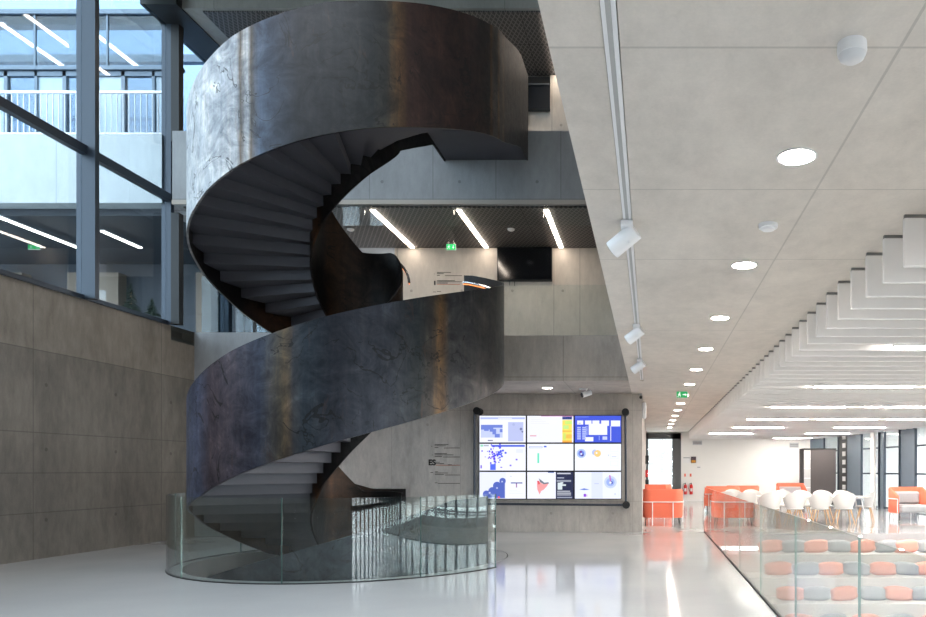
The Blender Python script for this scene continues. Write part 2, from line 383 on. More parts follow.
# mesh ceilings of the two upper levels
g = G(); g.box(-9.7,14.98,6.95,-.3,17.7,6.98); struct(g.build('ceiling', M['mesh']))
g = G(); g.box(-9.28,14.96,11.0,-.3,17.4,11.03); struct(g.build('ceiling', M['mesh']))
g = G(); g.box(-9.7,14.88,11.03,-.3,18.2,12); struct(g.build('ceiling', M['conc_fascia']))
# unseen atrium roof; its opening is added and sized to let in light
g = G()
for a in ((XL,YN,-9.2,14.88),(-1.6,YN,-.3,14.88),(-9.2,13.2,-1.6,14.88),(-9.2,-9,-1.6,3.4),(-9.2,7.0,-1.6,13.2)):
    g.box(a[0],a[1],11.6,a[2],a[3],12)
struct(g.build('ceiling', M['conc_fascia']))
# level one back wall with recess, level two back wall
g = G(); g.box(-6.27,17.7,4.27,-.3,18,6.98); g.box(-8.3,19.0,4.27,-6.27,19.2,6.98)
struct(g.build('wall_level_one', M['conc_upper']))
g = G(); g.box(-10.2,17.4,8.5,-3.0,17.6,11.03); g.box(-3.02,17.5,8.5,-2.4,17.6,11); g.box(-2.4,17.35,8.5,-.3,17.6,11.0); struct(g.build('wall_level_two', M['conc_upper']))
g = G(); g.box(-3.0,17.42,10.6,-2.42,17.5,11.0); struct(g.build('trim_3', M['black']))
# main (near) slab: ceiling of the whole right hall
g = G(); g.box(-.13,YN,3.34,16,YF,4.2); g.box(-.44,YN,3.34,-.2,14.88,4.2); g.box(-.2,YN,3.40,-.13,14.88,4.2)
g.box(-.44,14.88,3.34,-.13,17.9,4.2); g.box(-.19,17.9,3.34,-.13,YF,4.2)
struct(g.build('ceiling', M['conc_ceil']))
g = G(); g.box(-.3,YN,4.2,-.2,17.9,12); struct(g.build('wall_right_upper', M['conc_fascia']))
# far white wall and end-of-corridor door
g = G(); g.box(.9*0+1.62,YF,0,16,YF+.2,3.34); g.box(-.19,YF,3.28,1.62,YF+.2,3.34); struct(g.build('wall_far', M['white_wall']))
g = G()
for a in ((-.19,-.09,0,3.28),(1.08,1.5,0,3.28)): g.box(a[0],YF-.06,a[2],a[1],YF+.1,a[3])
g.box(-.19,YF-.06,3.0,1.5,YF+.1,3.28); g.box(-.19,YF-.06,0,1.5,YF+.1,.1)
d = g.build('door_1', plain('door_frame_grey', srgb(82,84,86), .5)); struct(d)
g = G(); g.box(-.09,YF,.1,1.08,YF+.03,3.0); g.build('pane', M['glass_clear'], d)
g = G(); g.box(.98,YF-.1,.9,1.02,YF-.07,1.4); g.build('handle', M['chrome'], d)
g = G(); g.box(1.5,YF-.02,0,1.62,YF+.15,3.34); struct(g.build('trim_4', M['white_wall']))
# horizontal boards outside the door
b_ = thing('louvre_screen', (.5,37,0), 'pale grey horizontal board screen outside the end door of the corridor', 'screen')
g = G()
for k in range(7): g.box(-2,37+.0,.1+k*.62,4,37.08,.1+k*.62+.57)
g.build('board', plain('outside_board', srgb(128,130,128), .7, noise=.06, nscale=2), b_)
for xx in (-1.9,3.8):
    g = G(); g.box(xx,37.08,0,xx+.1,37.2,4.5); g.build('post', M['chrome'], b_)

# baseboard-less floor joint at far wall
g = G(); g.box(1.62,YF-.02,0,8,YF,.08); struct(g.build('baseboard_far', M['light_trim']))

# ------------------------------------------------------------------ left glazing (atrium curtain wall)
def window(n_, frame, panes, fm, pm, extra=None):
    g = G()
    for a in frame: g.box(*a)
    w = struct(g.build('window_%d' % n_, fm))
    for a in panes:
        g = G(); g.box(*a); g.build('pane', pm, w)
    return w
ms = [15.40-2.28*k for k in range(11)]
fr = []
for k, y in enumerate(ms): fr.append((XL-.1, y-.05, 4.61, XL+.24 if k else XL+.1, y+.05, 11.5))
fr += [(XL-.06,YN,4.6,XL+.04,15.4,4.68),(XL-.02,YN,7.22,XL+.1,15.4,7.38)]
pn = []
for k in range(10):
    pn.append((XL-.01, ms[k+1]+.05, 4.68, XL+.0, ms[k]-.05, 7.22)); pn.append((XL-.01, ms[k+1]+.05, 7.38, XL, ms[k]-.05, 11.3))
fr += [(XL-.1,17.45,4.27,XL+.1,17.6,11.5),(XL-.05,15.4,8.5,XL+.05,17.5,8.6)]
pn += [(XL-.01,15.5,8.6,XL,17.45,11.2),(XL-.01,15.5,4.3,XL,17.45,6.98)]
window(1, fr, pn, M['slate'], M['glass_win'])
g = G(); g.box(XL-.1,YN,11.2,XL+.12,17.6,11.6); g.box(XL+.1,15.35,8.5,XL+.27,15.5,11.3); g.box(XL+.1,15.35,4.61,XL+.27,15.5,6.98); g.box(XL-.1,14.7,11.0,-9.66,17.6,11.3); struct(g.build('trim_5', M['black']))
# front glazing behind the camera
struct((lambda g: (g.box(XL,YN-.1,7.3,-.3,YN-.02,11.6), g.box(XL,YN-.2,0,1.2,YN-.02,7.3), g.build('wall_front', M['conc_fascia']))[-1])(G()))
fr = [(1.2,YN-.1,0,16,YN,.12),(1.2,YN-.1,3.3,16,YN,4.2)]
x = 1.2
while x < 16:
    fr.append((x,YN-.15,0,x+(.45 if x < -.4 else .22),YN+.15,7.3 if x < -.4 else 3.34)); x += 1.0
window(2, fr, [(1.2,YN-.05,.12,16,YN-.04,3.3)], M['slate'], M['glass_clear'])

# ------------------------------------------------------------------ right facade, slanted
def FX(D): return 13.79-.173*D
L0 = (FX(YN),YN); ux, uy = (FX(35)-FX(YN)), 35-YN; LL = sqrt(ux*ux+uy*uy); ux/=LL; uy/=LL
def fpt(D, off): # point on the facade line at depth D moved outward by off
    return (FX(D)+uy*off, D-ux*off)
def fbox(g, D0, D1, z0, z1, o0, o1, mi=0):
    a,b,c,d = fpt(D0,o0),fpt(D1,o0),fpt(D1,o1),fpt(D0,o1)
    g.add([(*a,z0),(*b,z0),(*c,z0),(*d,z0),(*a,z1),(*b,z1),(*c,z1),(*d,z1)], [(0,3,2,1),(4,5,6,7),(0,1,5,4),(1,2,6,5),(2,3,7,6),(3,0,4,7)], mi)
wins = [(24.0,25.5),(26.5,27.7),(28.05,29.6),(31.7,33.3)]
y = 23.2
while y > YN+1.5: wins.insert(0, (y-(1.25 if y > 18 else 2.0), y)); y -= 2.45
wins.sort(); g = G(); prev = YN
for a, b in wins+[(35.0,35.0)]:
    fbox(g, prev, a, 0, 3.34, 0, .04); prev = b
struct(g.build('wall_right', M['slate_panel']))
g = G()
for a, b in wins:
    for z in (.02,1.33,2.33,3.26): fbox(g, a, b, z, z+.06, .0, .1)
    fbox(g, a, a+.06, 0, 3.34, -.05, .05); fbox(g, b-.05, b, 0, 3.34, -.03, .05)
w3 = struct(g.build('window_3', M['slate']))
for a, b in wins:
    g = G(); fbox(g, a, b, 0, 3.34, .05, .06); g.build('pane', M['glass_clear'], w3)
g = G()
fbox(g, 30.9, 31.65, 0, 3.3, -.02, .0)
for k in range(8): fbox(g, 31.0, 31.3, .3+k*.36, .5+k*.36, -.03, -.021, 1)
struct(g.build('trim_6', [M['dark'], M['white_metal']]))
g = G(); fbox(g, 28.2, 28.5, 0, 3.3, -.16, -.07); struct(g.build('trim_7', M['white_wall']))

# ------------------------------------------------------------------ outside: opposite wing and ground
g = G(); g.box(-60,-60,-.5,-10.8,80,-.4); g.box(17,-60,-.5,60,80,-.4); g.box(-60,38,-.5,60,80,-.4); g.box(-60,-60,-.5,60,-10,-.4)
tag(g.build('ground', plain('paving', srgb(160,160,158), .8, noise=.1, nscale=.5)), 'pale paving outside the building beyond the windows', 'ground')['kind'] = 'structure'
W = thing('building_wing', (-14,15,0), 'pale concrete wing with blue panels seen through the tall left window', 'building')
g = G(); g.box(-19,14.95,7.05,-10.36,15.3,8.5); g.build('concrete_band', M['conc_outside'], W)
g = G(); g.box(-19,14.95,-.4,-10.36,15.25,4.3); g.build('lower_wall', M['conc_outside'], W)
pane_glare_m = plain('pane_glare', srgb(158,176,190), .25, noise=.12, nscale=2)  # pale colour stands in for bright reflections on the wing windows
panel_m = plain('blue_panel', srgb(148,170,194), .35, .2, noise=.06, nscale=1.2)
g = G()
for k in range(6): g.box(-10.4-1.6*(k+1)+.02, 15.6, 10.3, -10.4-1.6*k-.02, 15.61, 11.45)
g.build('upper_pane', M['glass_win'], W)
g = G(); g.box(-19,15.55,11.45,-10.36,15.75,11.55); g.box(-19,15.55,10.22,-10.36,15.72,10.3)
for k in range(6): g.box(-10.4-1.6*(k+1)-.02,15.58,10.3,-10.4-1.6*(k+1)+.02,15.62,11.45)
g.build('rail_band', M['slate_panel'], W)
for k in range(6):
    x1 = -10.4-1.3*k
    g = G()
    for a in ((x1-1.3,x1-1.22,8.5,10.2),(x1-.62,x1-.56,8.5,10.2)): g.box(a[0],15.6,a[2],a[1],15.7,a[3])
    g.box(x1-1.3,15.6,10.1,x1,15.7,10.2); f_ = g.build('window', M['slate_panel'], W)
    g = G(); g.box(x1-1.22,15.64,8.5,x1-.62,15.65,10.1); g.build('pane', M['glass_win'], f_)
    g = G(); g.box(x1-.56,15.64,8.5,x1,15.65,10.1); ob = g.build('pane', pane_glare_m, f_); ob['label'] = 'pane with bright reflection painted in'
g = G(); g.box(-19,19,8.4,-10.36,19.1,14); g.box(-19,15.3,8.4,-10.36,19,8.5); g.build('room_shell', plain('wing_room', srgb(150,172,198), .8), W)
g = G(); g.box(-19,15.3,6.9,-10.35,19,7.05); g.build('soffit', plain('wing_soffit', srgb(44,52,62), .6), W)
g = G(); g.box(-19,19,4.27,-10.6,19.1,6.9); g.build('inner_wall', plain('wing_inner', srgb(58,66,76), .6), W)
for k,(x0,x1) in enumerate(((-15.4,-14.8),(-14.6,-14.05),(-12.0,-11.6),(-17.3,-16.6))):
    g = G(); g.box(x0,18.7,4.27,x1,19,6.6); g.build('pillar', plain('wing_pillar', srgb(150,136,122), .8, noise=.1), W)
g = G(); g.box(-19,15,4.1,-10.36,19,4.27); g.build('floor_slab', M['conc_outside'], W)
R_ = thing('railing', (-14,15,8.5), 'white steel railing with thin balusters on the balcony outside the left window', 'railing')
g = G(); g.box(-19,15.02,9.42,-10.36,15.07,9.47); g.box(-19,15.03,8.55,-10.36,15.06,8.58); g.build('top_rail', M['white_metal'], R_)
g = G(); x = -19
while x < -10.4: g.box(x,15.03,8.5,x+.012,15.05,9.42); x += .125
o = g.build('baluster', M['white_metal'], R_); o['kind'] = 'stuff'

g = G(); g.box(-19,15.75,11.32,-10.36,15.95,11.5); g.box(-19,17.2,11.32,-10.36,17.35,11.5); g.build('roof_beam', M['slate_panel'], W)
W.location = (-14,15.35,.12); R_.location = (-14,15.35,8.62)
# ceiling light strips (upper levels inside, and in the wing)
proto = None
def strip(x, y0, y1, z, label, group):
    t = thing('strip_light', (x,(y0+y1)/2,z), label, 'ceiling light', group)
    g = G(); g.box(x-.045,y0,z-.03,x+.045,y1,z-.01); g.build('diffuser', M['strip'], t)
    g = G(); g.box(x-.055,y0-.01,z-.0101,x+.055,y1+.01,z+.02); g.build('housing', M['white_metal'], t)
    return t
for x, l in ((-5.8,'left'),(-4.0,'middle'),(-2.17,'right')):
    strip(x,15.06,17.6,6.95,l+'most glowing strip in the dark mesh ceiling above the first gallery' if l!='middle' else 'middle glowing strip in the dark mesh ceiling, above the green exit sign', 'light strips in the first gallery ceiling')
for x, l in ((-7.6,'glowing strip whose tip shows left above the top steel band'),(-4.0,'glowing strip whose tip shows right above the top steel band'),(-2.2,'long glowing strip in the top gallery ceiling right of the stair')):
    strip(x,15.02,17.3,11.0,l,'light strips in the top gallery ceiling')
for x, z, a, b, l in ((-14.3,11.35,15.9,17.9,'upper left'),(-12.5,11.35,16.3,17.9,'upper right'),(-13.8,6.88,15.2,17.4,'lower left'),(-12.3,6.88,16.2,17.4,'lower right')):
    strip(x,a,b,z,l+' of the four light strips seen through the left window','light strips behind the left window')

# smoke curtain glass under the first gallery edge, glass guards
def pane_thing(name, boxes, mat, label, cat, edge=None):
    t = thing(name, (boxes[0][0],boxes[0][1],boxes[0][2]), label, cat)
    for a in boxes:
        g = G(); g.box(*a); g.build('pane', mat, t)
    return t
pane_thing('glass_smoke_curtain', [(-9.6+1.85*k,14.92,6.56,-9.6+1.85*(k+1)-.01,14.935,6.97) for k in range(5)], M['glass_clear'], 'clear glass strip hanging below the concrete edge of the first gallery', 'glass')
g_ = pane_thing('glass_guard', [(-3.6,14.95,4.27,-2.36,14.97,5.34),(-2.35,14.95,4.27,-.45,14.97,5.34)], M['glass_clear'], 'clear glass guard on the parapet of the first gallery right of the stair', 'glass guard')
g = G(); g.box(-3.6,14.94,4.27,-.45,14.98,4.285); g.build('base_channel', M['slate_panel'], g_)
g_ = pane_thing('glass_guard', [(-10.2,16.4,4.61,-9.0,16.42,5.9),(-8.99,16.4,4.61,-7.95,16.42,5.9)], M['glass_win'], 'glass screen on the low pale wall behind the stair at left', 'glass guard')
g = G(); g.box(-9.02,16.38,4.61,-8.97,16.44,5.9); g.build('post', M['black'], g_)
# glazed partition behind it
g = G()
for a in ((-10.2,-10.1),(-9.55,-9.5),(-8.75,-8.6),(-8.35,-8.28)): g.box(a[0],17.9,4.27,a[1],18.0,6.98)
g.box(-10.2,17.9,4.27,-8.28,18.0,4.4); g.box(-10.2,17.9,5.35,-8.7,18,5.4)
w4 = struct(g.build('window_4', M['slate']))
g = G(); g.box(-10.1,17.94,4.4,-8.6,17.95,6.98); g.build('pane', M['glass_win'], w4)
g = G(); g.box(-15,21.5,4.2,-8,21.6,8.4); struct(g.build('wall_lobby', M['water_teal']))
g = G()
for a in ((250,304,257.5,315.5),(250.5,318,257.5,330.5),(198,306,206,332),(210,303,219,316),(222,303,229,316),(209,324,228,331)):
    q0 = P(a[0],a[3],21.4); q1 = P(a[2],a[1],21.4); g.box(q0[0],21.4,q0[2],q1[0],21.45,q1[2])
struct(g.build('window_5', emit('daylit_pane', srgb(190,210,225), .9)))  # panes glow by themselves in place of daylight

# ------------------------------------------------------------------ spiral staircase
def interp(T, x):
    if x <= T[0][0]: return T[0][1]
    for (a,va),(b,vb) in zip(T, T[1:]):
        if x <= b: return va+(vb-va)*(x-a)/(b-a)
    return T[-1][1]
TOP = [(20,1.10),(60,1.12),(105,1.12),(119,1.30),(138,1.56),(149,1.73),(188,2.24),(228,2.76),(251,3.14),(283,3.60),(310,3.96),(345,4.42),(364,4.67),(383,4.93),(402,5.18),(412,5.30),(420,5.36),(465,5.38)]
BOT = [(20,-.5),(90,-.5),(105,-.6),(151,-.05),(157,.06),(174,.38),(197,.78),(230,1.09),(255,1.46),(283,1.85),(305,2.14),(327,2.44),(349,2.74),(362,2.92),(400,3.38),(420,3.45)]
BOT2 = [(420,3.45),(482,3.5),(511,4.07),(524,4.31),(534,4.51),(546,4.70),(556,4.86),(590,5.28),(599,5.44),(615,5.69),(634,5.96),(655,6.24),(675,6.48),(687,6.64),(700,6.82),(720,7.08)]
TOP2 = [(420,5.36),(465,5.38),(479,5.57),(498,5.85),(509,6.02),(548,6.50),(588,7.08),(594,7.18),(602,7.30),(611,7.45),(627,7.66),(643,7.88),(661,8.08),(686,8.41),(705,8.67),(722,8.94)]
INB = [(20,-.5),(105,-.6),(151,-.1),(197,.60),(229,.95),(247,1.26),(269,1.56),(287,1.82),(308,2.10),(362,2.85),(400,3.35),(420,3.45),(482,3.5),(515,4.15),(533,4.42),(547,4.66),(578,5.08),(599,5.36),(633,5.81),(668,6.28),(718,6.86),(720,6.9)]
def top_in(t): return interp(TOP, t) if t < 420 else interp(TOP2, t)
def arc(r, a0, a1, zt, zb, step=2.0, inward=1):
    P_ = []; n_ = int(abs(a1-a0)/step)+1
    for k in range(n_+1):
        a = a0+(a1-a0)*k/n_; t = radians(a)
        P_.append((CX+r*cos(t), CY+r*sin(t), -cos(t)*inward, -sin(t)*inward, zt(a), zb(a)))
    return P_
SC = thing('spiral_staircase', (CX,CY,0), 'huge spiral staircase of dark weathered steel rising through the atrium', 'staircase')
g = G()
Pm = arc(RO, 90, 418, lambda a: interp(TOP,a), lambda a: interp(BOT,a))
xe, ye = Pm[-1][0], Pm[-1][1]
Pm.append((xe+.02,14.88,-1,0,5.38,3.45))
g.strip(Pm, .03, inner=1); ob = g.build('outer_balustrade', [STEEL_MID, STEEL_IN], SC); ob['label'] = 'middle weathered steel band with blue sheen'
g = G()
Pu = arc(RO, 482, 720, lambda a: interp(TOP2,a), lambda a: interp(BOT2,a))
Pu = [(Pu[0][0],14.88,1,0,5.38,3.5)]+Pu
for y, zt, zb in ((12.6,9.05,7.22),(13.1,9.25,7.42),(13.7,9.49,7.66),(14.1,9.60,7.80),(14.88,9.63,7.89)): Pu.append((CX+RO-.0,y,-1,0,zt,zb))
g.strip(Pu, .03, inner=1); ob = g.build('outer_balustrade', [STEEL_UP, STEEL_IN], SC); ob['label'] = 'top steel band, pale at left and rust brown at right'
g = G()
Pi = arc(RI, 20, 720, top_in, lambda a: interp(INB,a), 4)
for y, zt, zb in ((12.9,9.2,7.26),(13.5,9.4,7.56),(14.09,9.6,7.86),(14.88,9.63,7.87)): Pi.append((CX+RI,y,-1,0,zt,zb))
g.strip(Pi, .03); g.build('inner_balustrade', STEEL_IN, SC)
# basement run
T0 = [(-80,-3.6),(235,-.05),(287,.56),(325,1.05),(345,1.08)]
g = G(); g.strip(arc(RO, -20, 345, lambda a: interp(T0,a) if a > 235 else -.05-(235-a)*.0118, lambda a: max(-4.28,(interp(T0,a) if a > 235 else -.05-(235-a)*.0118)-1.8)), .03, inner=1)
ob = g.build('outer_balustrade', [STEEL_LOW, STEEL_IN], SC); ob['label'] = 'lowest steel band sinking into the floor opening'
g = G(); g.strip(arc(RI, 0, 380, lambda a: -.55 if a>105 and a<1e9 and (1.05-(325-a)*.0123)>-.55 else min(-.5,1.05-(325-a)*.0123), lambda a: max(-4.28,min(-.6,1.05-(325-a)*.0123)-1.8), 4), .03)
g.build('inner_balustrade', STEEL_IN, SC)
DA = 11.92; DZ = 4.27/26
for k in range(26):
    a = 105+DA*k; z = DZ*(k+1)
    g = G(); g.sector(CX,CY,RI+.002,RO-.032,a,a+DA+.4,z-.52,z,5); g.build('step', M['stair_soffit'], SC)
for k in range(21):
    a = 105+DA*k; z = 4.27+DZ*(k+1)
    g = G(); g.sector(CX,CY,RI+.002,RO-.032,a,a+DA+.4,z-.52,z,5); g.build('step', M['stair_soffit'], SC)
for k in range(5):
    z = 4.27+DZ*(22+k); y = 12.1+.3*k
    g = G(); g.box(CX+RI+.002,y,z-.52,CX+RO-.032,y+.31,z); g.build('step', M['stair_soffit'], SC)
for k in range(22):
    a = 325-DA*k; z = -DZ*(k+1)
    g = G(); g.sector(CX,CY,RI+.002,RO-.032,a-DA-.4,a,z-.4,z,5); g.build('step', M['stair_soffit'], SC)
g = G(); g.sector(CX,CY,RI,RO+.05,-35,105,-.3,-.001,24); g.build('landing', M['floor'], SC)
g = G(); g.sector(CX,CY,RI+.002,RO-.035,55,105,3.75,4.27,10); g.box(-6.25,14.3,3.75,-3.75,14.88,4.27); g.build('landing', M['stair_soffit'], SC)
g = G(); g.box(CX+RI+.002,13.6,7.9,CX+RO-.032,14.88,8.5); g.build('landing', M['stair_soffit'], SC)
# handrail inside the outer band with warm light line under it
def railpts(r, a0, a1, f, dz, step=4):
    n_ = int((a1-a0)/step); return [(CX+r*cos(radians(a0+(a1-a0)*k/n_)), CY+r*sin(radians(a0+(a1-a0)*k/n_)), f(a0+(a1-a0)*k/n_)+dz) for k in range(n_+1)]
for a0, a1, f in ((100,416,lambda a: interp(TOP,a)),(486,716,lambda a: interp(TOP2,a))):
    g = G(); g.tube(railpts(RO-.12,a0,a1,f,-.16), .022); hr = g.build('handrail', M['chrome'], SC)
    g = G(); g.tube(railpts(RO-.12,a0,a1,f,-.195), .008, 5); g.build('light_line', M['warm'], hr)
g = G(); g.tube(railpts(RI+.1,380,470,top_in,-.14), .022); hr = g.build('handrail', M['chrome'], SC)
g = G(); g.tube(railpts(RI+.1,380,470,top_in,-.175), .008, 5); g.build('light_line', M['warm'], hr)

# curved glass balustrade round the well
GB = thing('curved_glass_balustrade', (CX,CY,0), 'curved glass balustrade standing on the floor round the foot of the spiral stair', 'balustrade')
RG = 2.75
js = [336,308,271,234,197,160,123,100]
for a, b in zip(js, js[1:]):
    g = G(); g.strip([(p[0]+GX-CX,*p[1:]) for p in arc(RG, b+.12, a-.12, lambda t: 1.13, lambda t: .01, 1.5)], .02); g.build('pane', M['glass'], GB)
for a in js[:-1]:
    g = G(); g.sector(GX,CY,RG-.02,RG,a-.09,a+.09,.01,1.13,1); g.build('joint', M['glass_green'], GB)
g = G(); g.sector(GX,CY,RG-.03,RG+.01,100,336,.0,.012,80); g.build('base_channel', M['black'], GB)
# straight glass balustrade beside the pit
RB = thing('glass_balustrade', (1.33,10,0), 'long straight glass balustrade beside the sunken seating steps at right', 'balustrade')
ys = [17.45,14.8,12.75,10.7,8.64,6.57,4.57,2.5]
for a, b in zip(ys, ys[1:]):
    g = G(); g.box(1.32,b+.006,.01,1.335,a-.006,1.08); g.build('pane', M['glass'], RB)
    g = G(); g.box(1.32,b-.005,.01,1.335,b+.005,1.08); g.build('joint', M['glass_pale'], RB)
g = G(); g.box(1.31,2.5,0,1.345,17.45,.012); g.build('base_channel', M['black'], RB)

# ------------------------------------------------------------------ video wall
VY = 17.28
px0, px1, py0, py1 = 478.8, 621.8, 415.0, 499.4
x0 = (px0-650)/721*VY; x1 = (px1-650)/721*VY; z1 = 1.5+(470-py0)/721*VY; z0 = 1.5+(470-py1)/721*VY
DWt = (x1-x0)/3; DHt = (z1-z0)/3
ec = {}
def E(c, s=1.0):
    k = (c, s)
    if k not in ec: ec[k] = emit('screen_ink_%d' % len(ec), srgb(*c), s*.84)
    return ec[k]
BL = (56,84,214); LB = (205,212,246); WH = (238,241,255); NV = (34,42,84); MB = (112,132,214)
def rects(*a): return a
rnd = random.Random(3)
def blob(cx, cy, n_, sx, sy, s0, s1, c):
    return [('r', cx+rnd.gauss(0,sx), cy+rnd.gauss(0,sy), rnd.uniform(s0,s1), rnd.uniform(s0,s1)*1.6, c) for _ in range(n_)]
def R(a,b,c,d,col): return ('b',a,b,c,d,col)
def T(a,b,w,n_,col,h_=.018,gap=.035): return [R(a,b+gap*k,a+w*(.6+.4*((k*7)%3)/2),b+gap*k+h_,col) for k in range(n_)]
contents = {
 (0,0): [R(0,0,1,1,WH),R(.02,.06,.98,.13,(176,188,240)),R(.4,.08,.7,.11,WH),R(.03,.34,.5,.82,(196,206,244)),R(.03,.34,.5,.45,MB),R(.03,.42,.3,.52,MB),R(.1,.5,.2,.57,MB),R(.22,.5,.36,.6,MB),R(.28,.58,.36,.7,MB),R(.33,.68,.44,.82,MB),R(.44,.5,.5,.62,MB),R(.62,.24,.95,.96,(186,194,236)),('d',.74,.33,.03,(170,180,225)),('d',.9,.5,.03,(120,126,170)),('d',.93,.6,.02,(110,116,160)),R(.18,.91,.29,.95,(110,112,150))],
 (1,0): [R(0,0,1,1,(236,238,252)),R(.3,.0,1,.03,(206,150,190)),R(.06,.74,.2,.77,(220,120,130)),R(.76,.03,.97,.14,(34,52,130)),R(.76,.16,.97,1,(246,222,96)),R(.82,.2,.97,.32,(198,232,120)),R(.78,.36,.9,.5,(190,232,140)),R(.76,.56,.97,.6,(246,176,70)),R(.84,.7,.97,.85,(240,190,80)),R(.78,.66,.84,.9,(206,226,110)),R(.76,.93,.97,1,(248,170,70))]+T(.08,.14,.4,3,(222,224,240),.012,.07),
 (2,0): [R(0,0,1,1,(66,88,218)),R(.02,.03,.3,.06,(110,130,230)),R(.05,.18,.18,.33,WH),R(.22,.18,.36,.33,WH),R(.38,.18,.53,.33,WH),R(.3,.3,.7,.72,WH),R(.57,.18,.74,.38,WH),R(.78,.18,.98,.4,WH),R(.22,.8,.4,.96,WH),R(.77,.4,.785,.94,WH),R(.52,.75,.535,.92,(150,165,240)),R(.08,.27,.13,.29,(80,90,150))]+[R(.05+.11*(k%2),.42+.07*(k//2),.05+.11*(k%2)+.08,.42+.07*(k//2)+.05,(180,192,246)) for k in range(14)]+[R(.23,.4+.05*k,.28,.43+.05*k,(170,182,242)) for k in range(7)]+[R(.6,.78,.7,.9,(200,208,250))],
 (0,1): [R(0,0,1,1,WH),R(.02,.03,.08,.1,(140,220,180)),R(.26,.04,.98,.11,(70,96,220)),R(.09,.04,.2,.09,(170,176,190))]+blob(.33,.5,34,.06,.2,.02,.045,(84,70,232))+blob(.45,.33,26,.05,.09,.02,.045,(76,90,236))+blob(.27,.45,10,.05,.12,.02,.04,(110,60,226))+[R(.24,.76,.36,.98,(86,110,240)),R(.79,.56,.83,.62,(120,90,220)),R(.05,.24,.08,.3,(120,100,230)),R(.17,.26,.19,.3,(120,100,230)),R(.12,.48,.15,.5,(120,90,230)),R(.66,.78,.7,.84,(130,110,230)),R(.46,.86,.5,.9,(130,110,230)),R(.03,.8,.06,.92,(120,90,225)),R(.8,.2,.95,.34,(226,230,244))],
 (1,1): [R(0,0,1,1,(240,244,255)),R(.04,.09,.33,.16,(150,164,222)),R(.05,.105,.32,.145,(232,236,250)),R(.36,.07,.42,.13,(84,110,220)),R(.22,.35,.26,.72,(110,226,190))]+T(.5,.3,.4,4,(232,238,252),.01,.12),
 (2,1): [R(0,0,1,1,(238,243,255)),('d',.14,.36,.1,(176,196,244)),('d',.14,.36,.065,(104,130,222)),('d',.13,.3,.025,(110,50,150)),('d',.16,.42,.03,(70,60,150)),('d',.14,.38,.02,WH),('d',.43,.32,.06,(176,192,244)),('d',.49,.36,.075,(250,206,130)),('d',.47,.34,.02,WH)]+[R(.77,.1+.27*k,.93,.105+.27*k,(196,202,224)) for k in range(3)]+[R(.77,.28+.27*k,.93,.285+.27*k,(196,202,224)) for k in range(3)]+[R(.77,.1+.27*k,.773,.285+.27*k,(196,202,224)) for k in range(3)]+[R(.93,.1+.27*k,.933,.285+.27*k,(196,202,224)) for k in range(3)]+[R(.72,.4,.74,.46,(200,206,226)),R(.8,.47,.9,.49,(180,186,210))],
 (0,2): [R(0,0,1,1,(230,234,254)),R(.57,0,1,1,WH),('d',.38,.52,.09,(84,104,190)),('d',.28,.72,.09,(84,104,190)),('d',.15,.83,.08,(84,104,190)),('d',.5,.34,.07,(84,104,190)),R(.4,.4,.55,.98,(84,104,190)),R(.28,.66,.42,.98,(84,104,190)),R(.12,.84,.3,.98,(84,104,190)),R(.45,.25,.55,.45,(84,104,190)),('d',.22,.78,.02,(200,206,240)),('d',.38,.6,.018,(190,198,236)),('d',.49,.36,.018,(190,198,236)),R(.68,.39,.93,.43,(52,66,150)),R(.79,.43,.815,.58,(160,110,160)),('d',.42,.95,.025,(232,90,110)),R(.66,.15,.7,.17,(190,196,230)),R(.2,.95,.35,.97,(160,170,220))]+T(.64,.68,.3,3,(214,220,246),.01,.06),
 (1,2): [R(0,0,.62,1,(236,238,252)),R(.62,0,1,1,(34,40,74)),('p',[(.22,.32),(.34,.45),(.47,.42),(.42,.55),(.36,.66),(.3,.72),(.27,.85),(.22,.66),(.21,.5)],(240,160,162)),('p',[(.25,.24),(.3,.3),(.37,.4),(.46,.38),(.47,.43),(.36,.46),(.28,.38)],(116,122,134)),('p',[(.21,.33),(.26,.33),(.28,.45),(.24,.47)],(226,92,100)),R(.45,.0,.58,.03,(70,100,170)),R(.65,.03,.94,.08,(200,204,216)),R(.65,.2,.8,.24,(170,176,196)),R(.64,.3,.95,.37,(150,156,172)),R(.66,.4,.76,.66,(214,226,230)),R(.74,.46,.84,.52,(214,226,230)),R(.72,.38,.78,.44,(214,226,230)),R(.65,.7,.93,.75,(172,176,188)),R(.65,.77,.95,.82,(172,176,188)),R(.65,.84,.95,.88,(172,176,188)),R(.65,.93,.97,.98,(150,156,176))],
 (2,2): [R(0,0,1,1,(232,237,255)),R(.36,0,.6,1,(218,225,252)),('d',.77,.38,.135,(196,210,248)),('d',.77,.38,.09,(156,178,240)),('p',[(.74,.12),(.77,.12),(.79,.36),(.76,.36)],(190,110,196)),('d',.79,.4,.035,(70,90,190)),('d',.77,.4,.025,WH),('p',[(.1,.66),(.2,.61),(.32,.66),(.2,.68)],(96,128,214)),R(.19,.82,.24,.93,(140,60,214)),R(.24,.84,.27,.92,(210,180,235)),R(.86,.8,.88,.86,(176,190,230)),R(.42,.42,.52,.45,(190,198,236))],
}
posn = {0:'left',1:'centre',2:'right'}; posr = {0:'top',1:'middle',2:'bottom'}
what = {(0,0):'white page with a small blue map',(1,0):'white page with a yellow column',(2,0):'blue screen with white blocks',(0,1):'map of violet speckles',(1,1):'nearly blank white page with a green bar',(2,1):'two round wheels, blue and yellow',(0,2):'dark blue skyline shape',(1,2):'red map beside a dark text column',(2,2):'big pale blue wheel'}
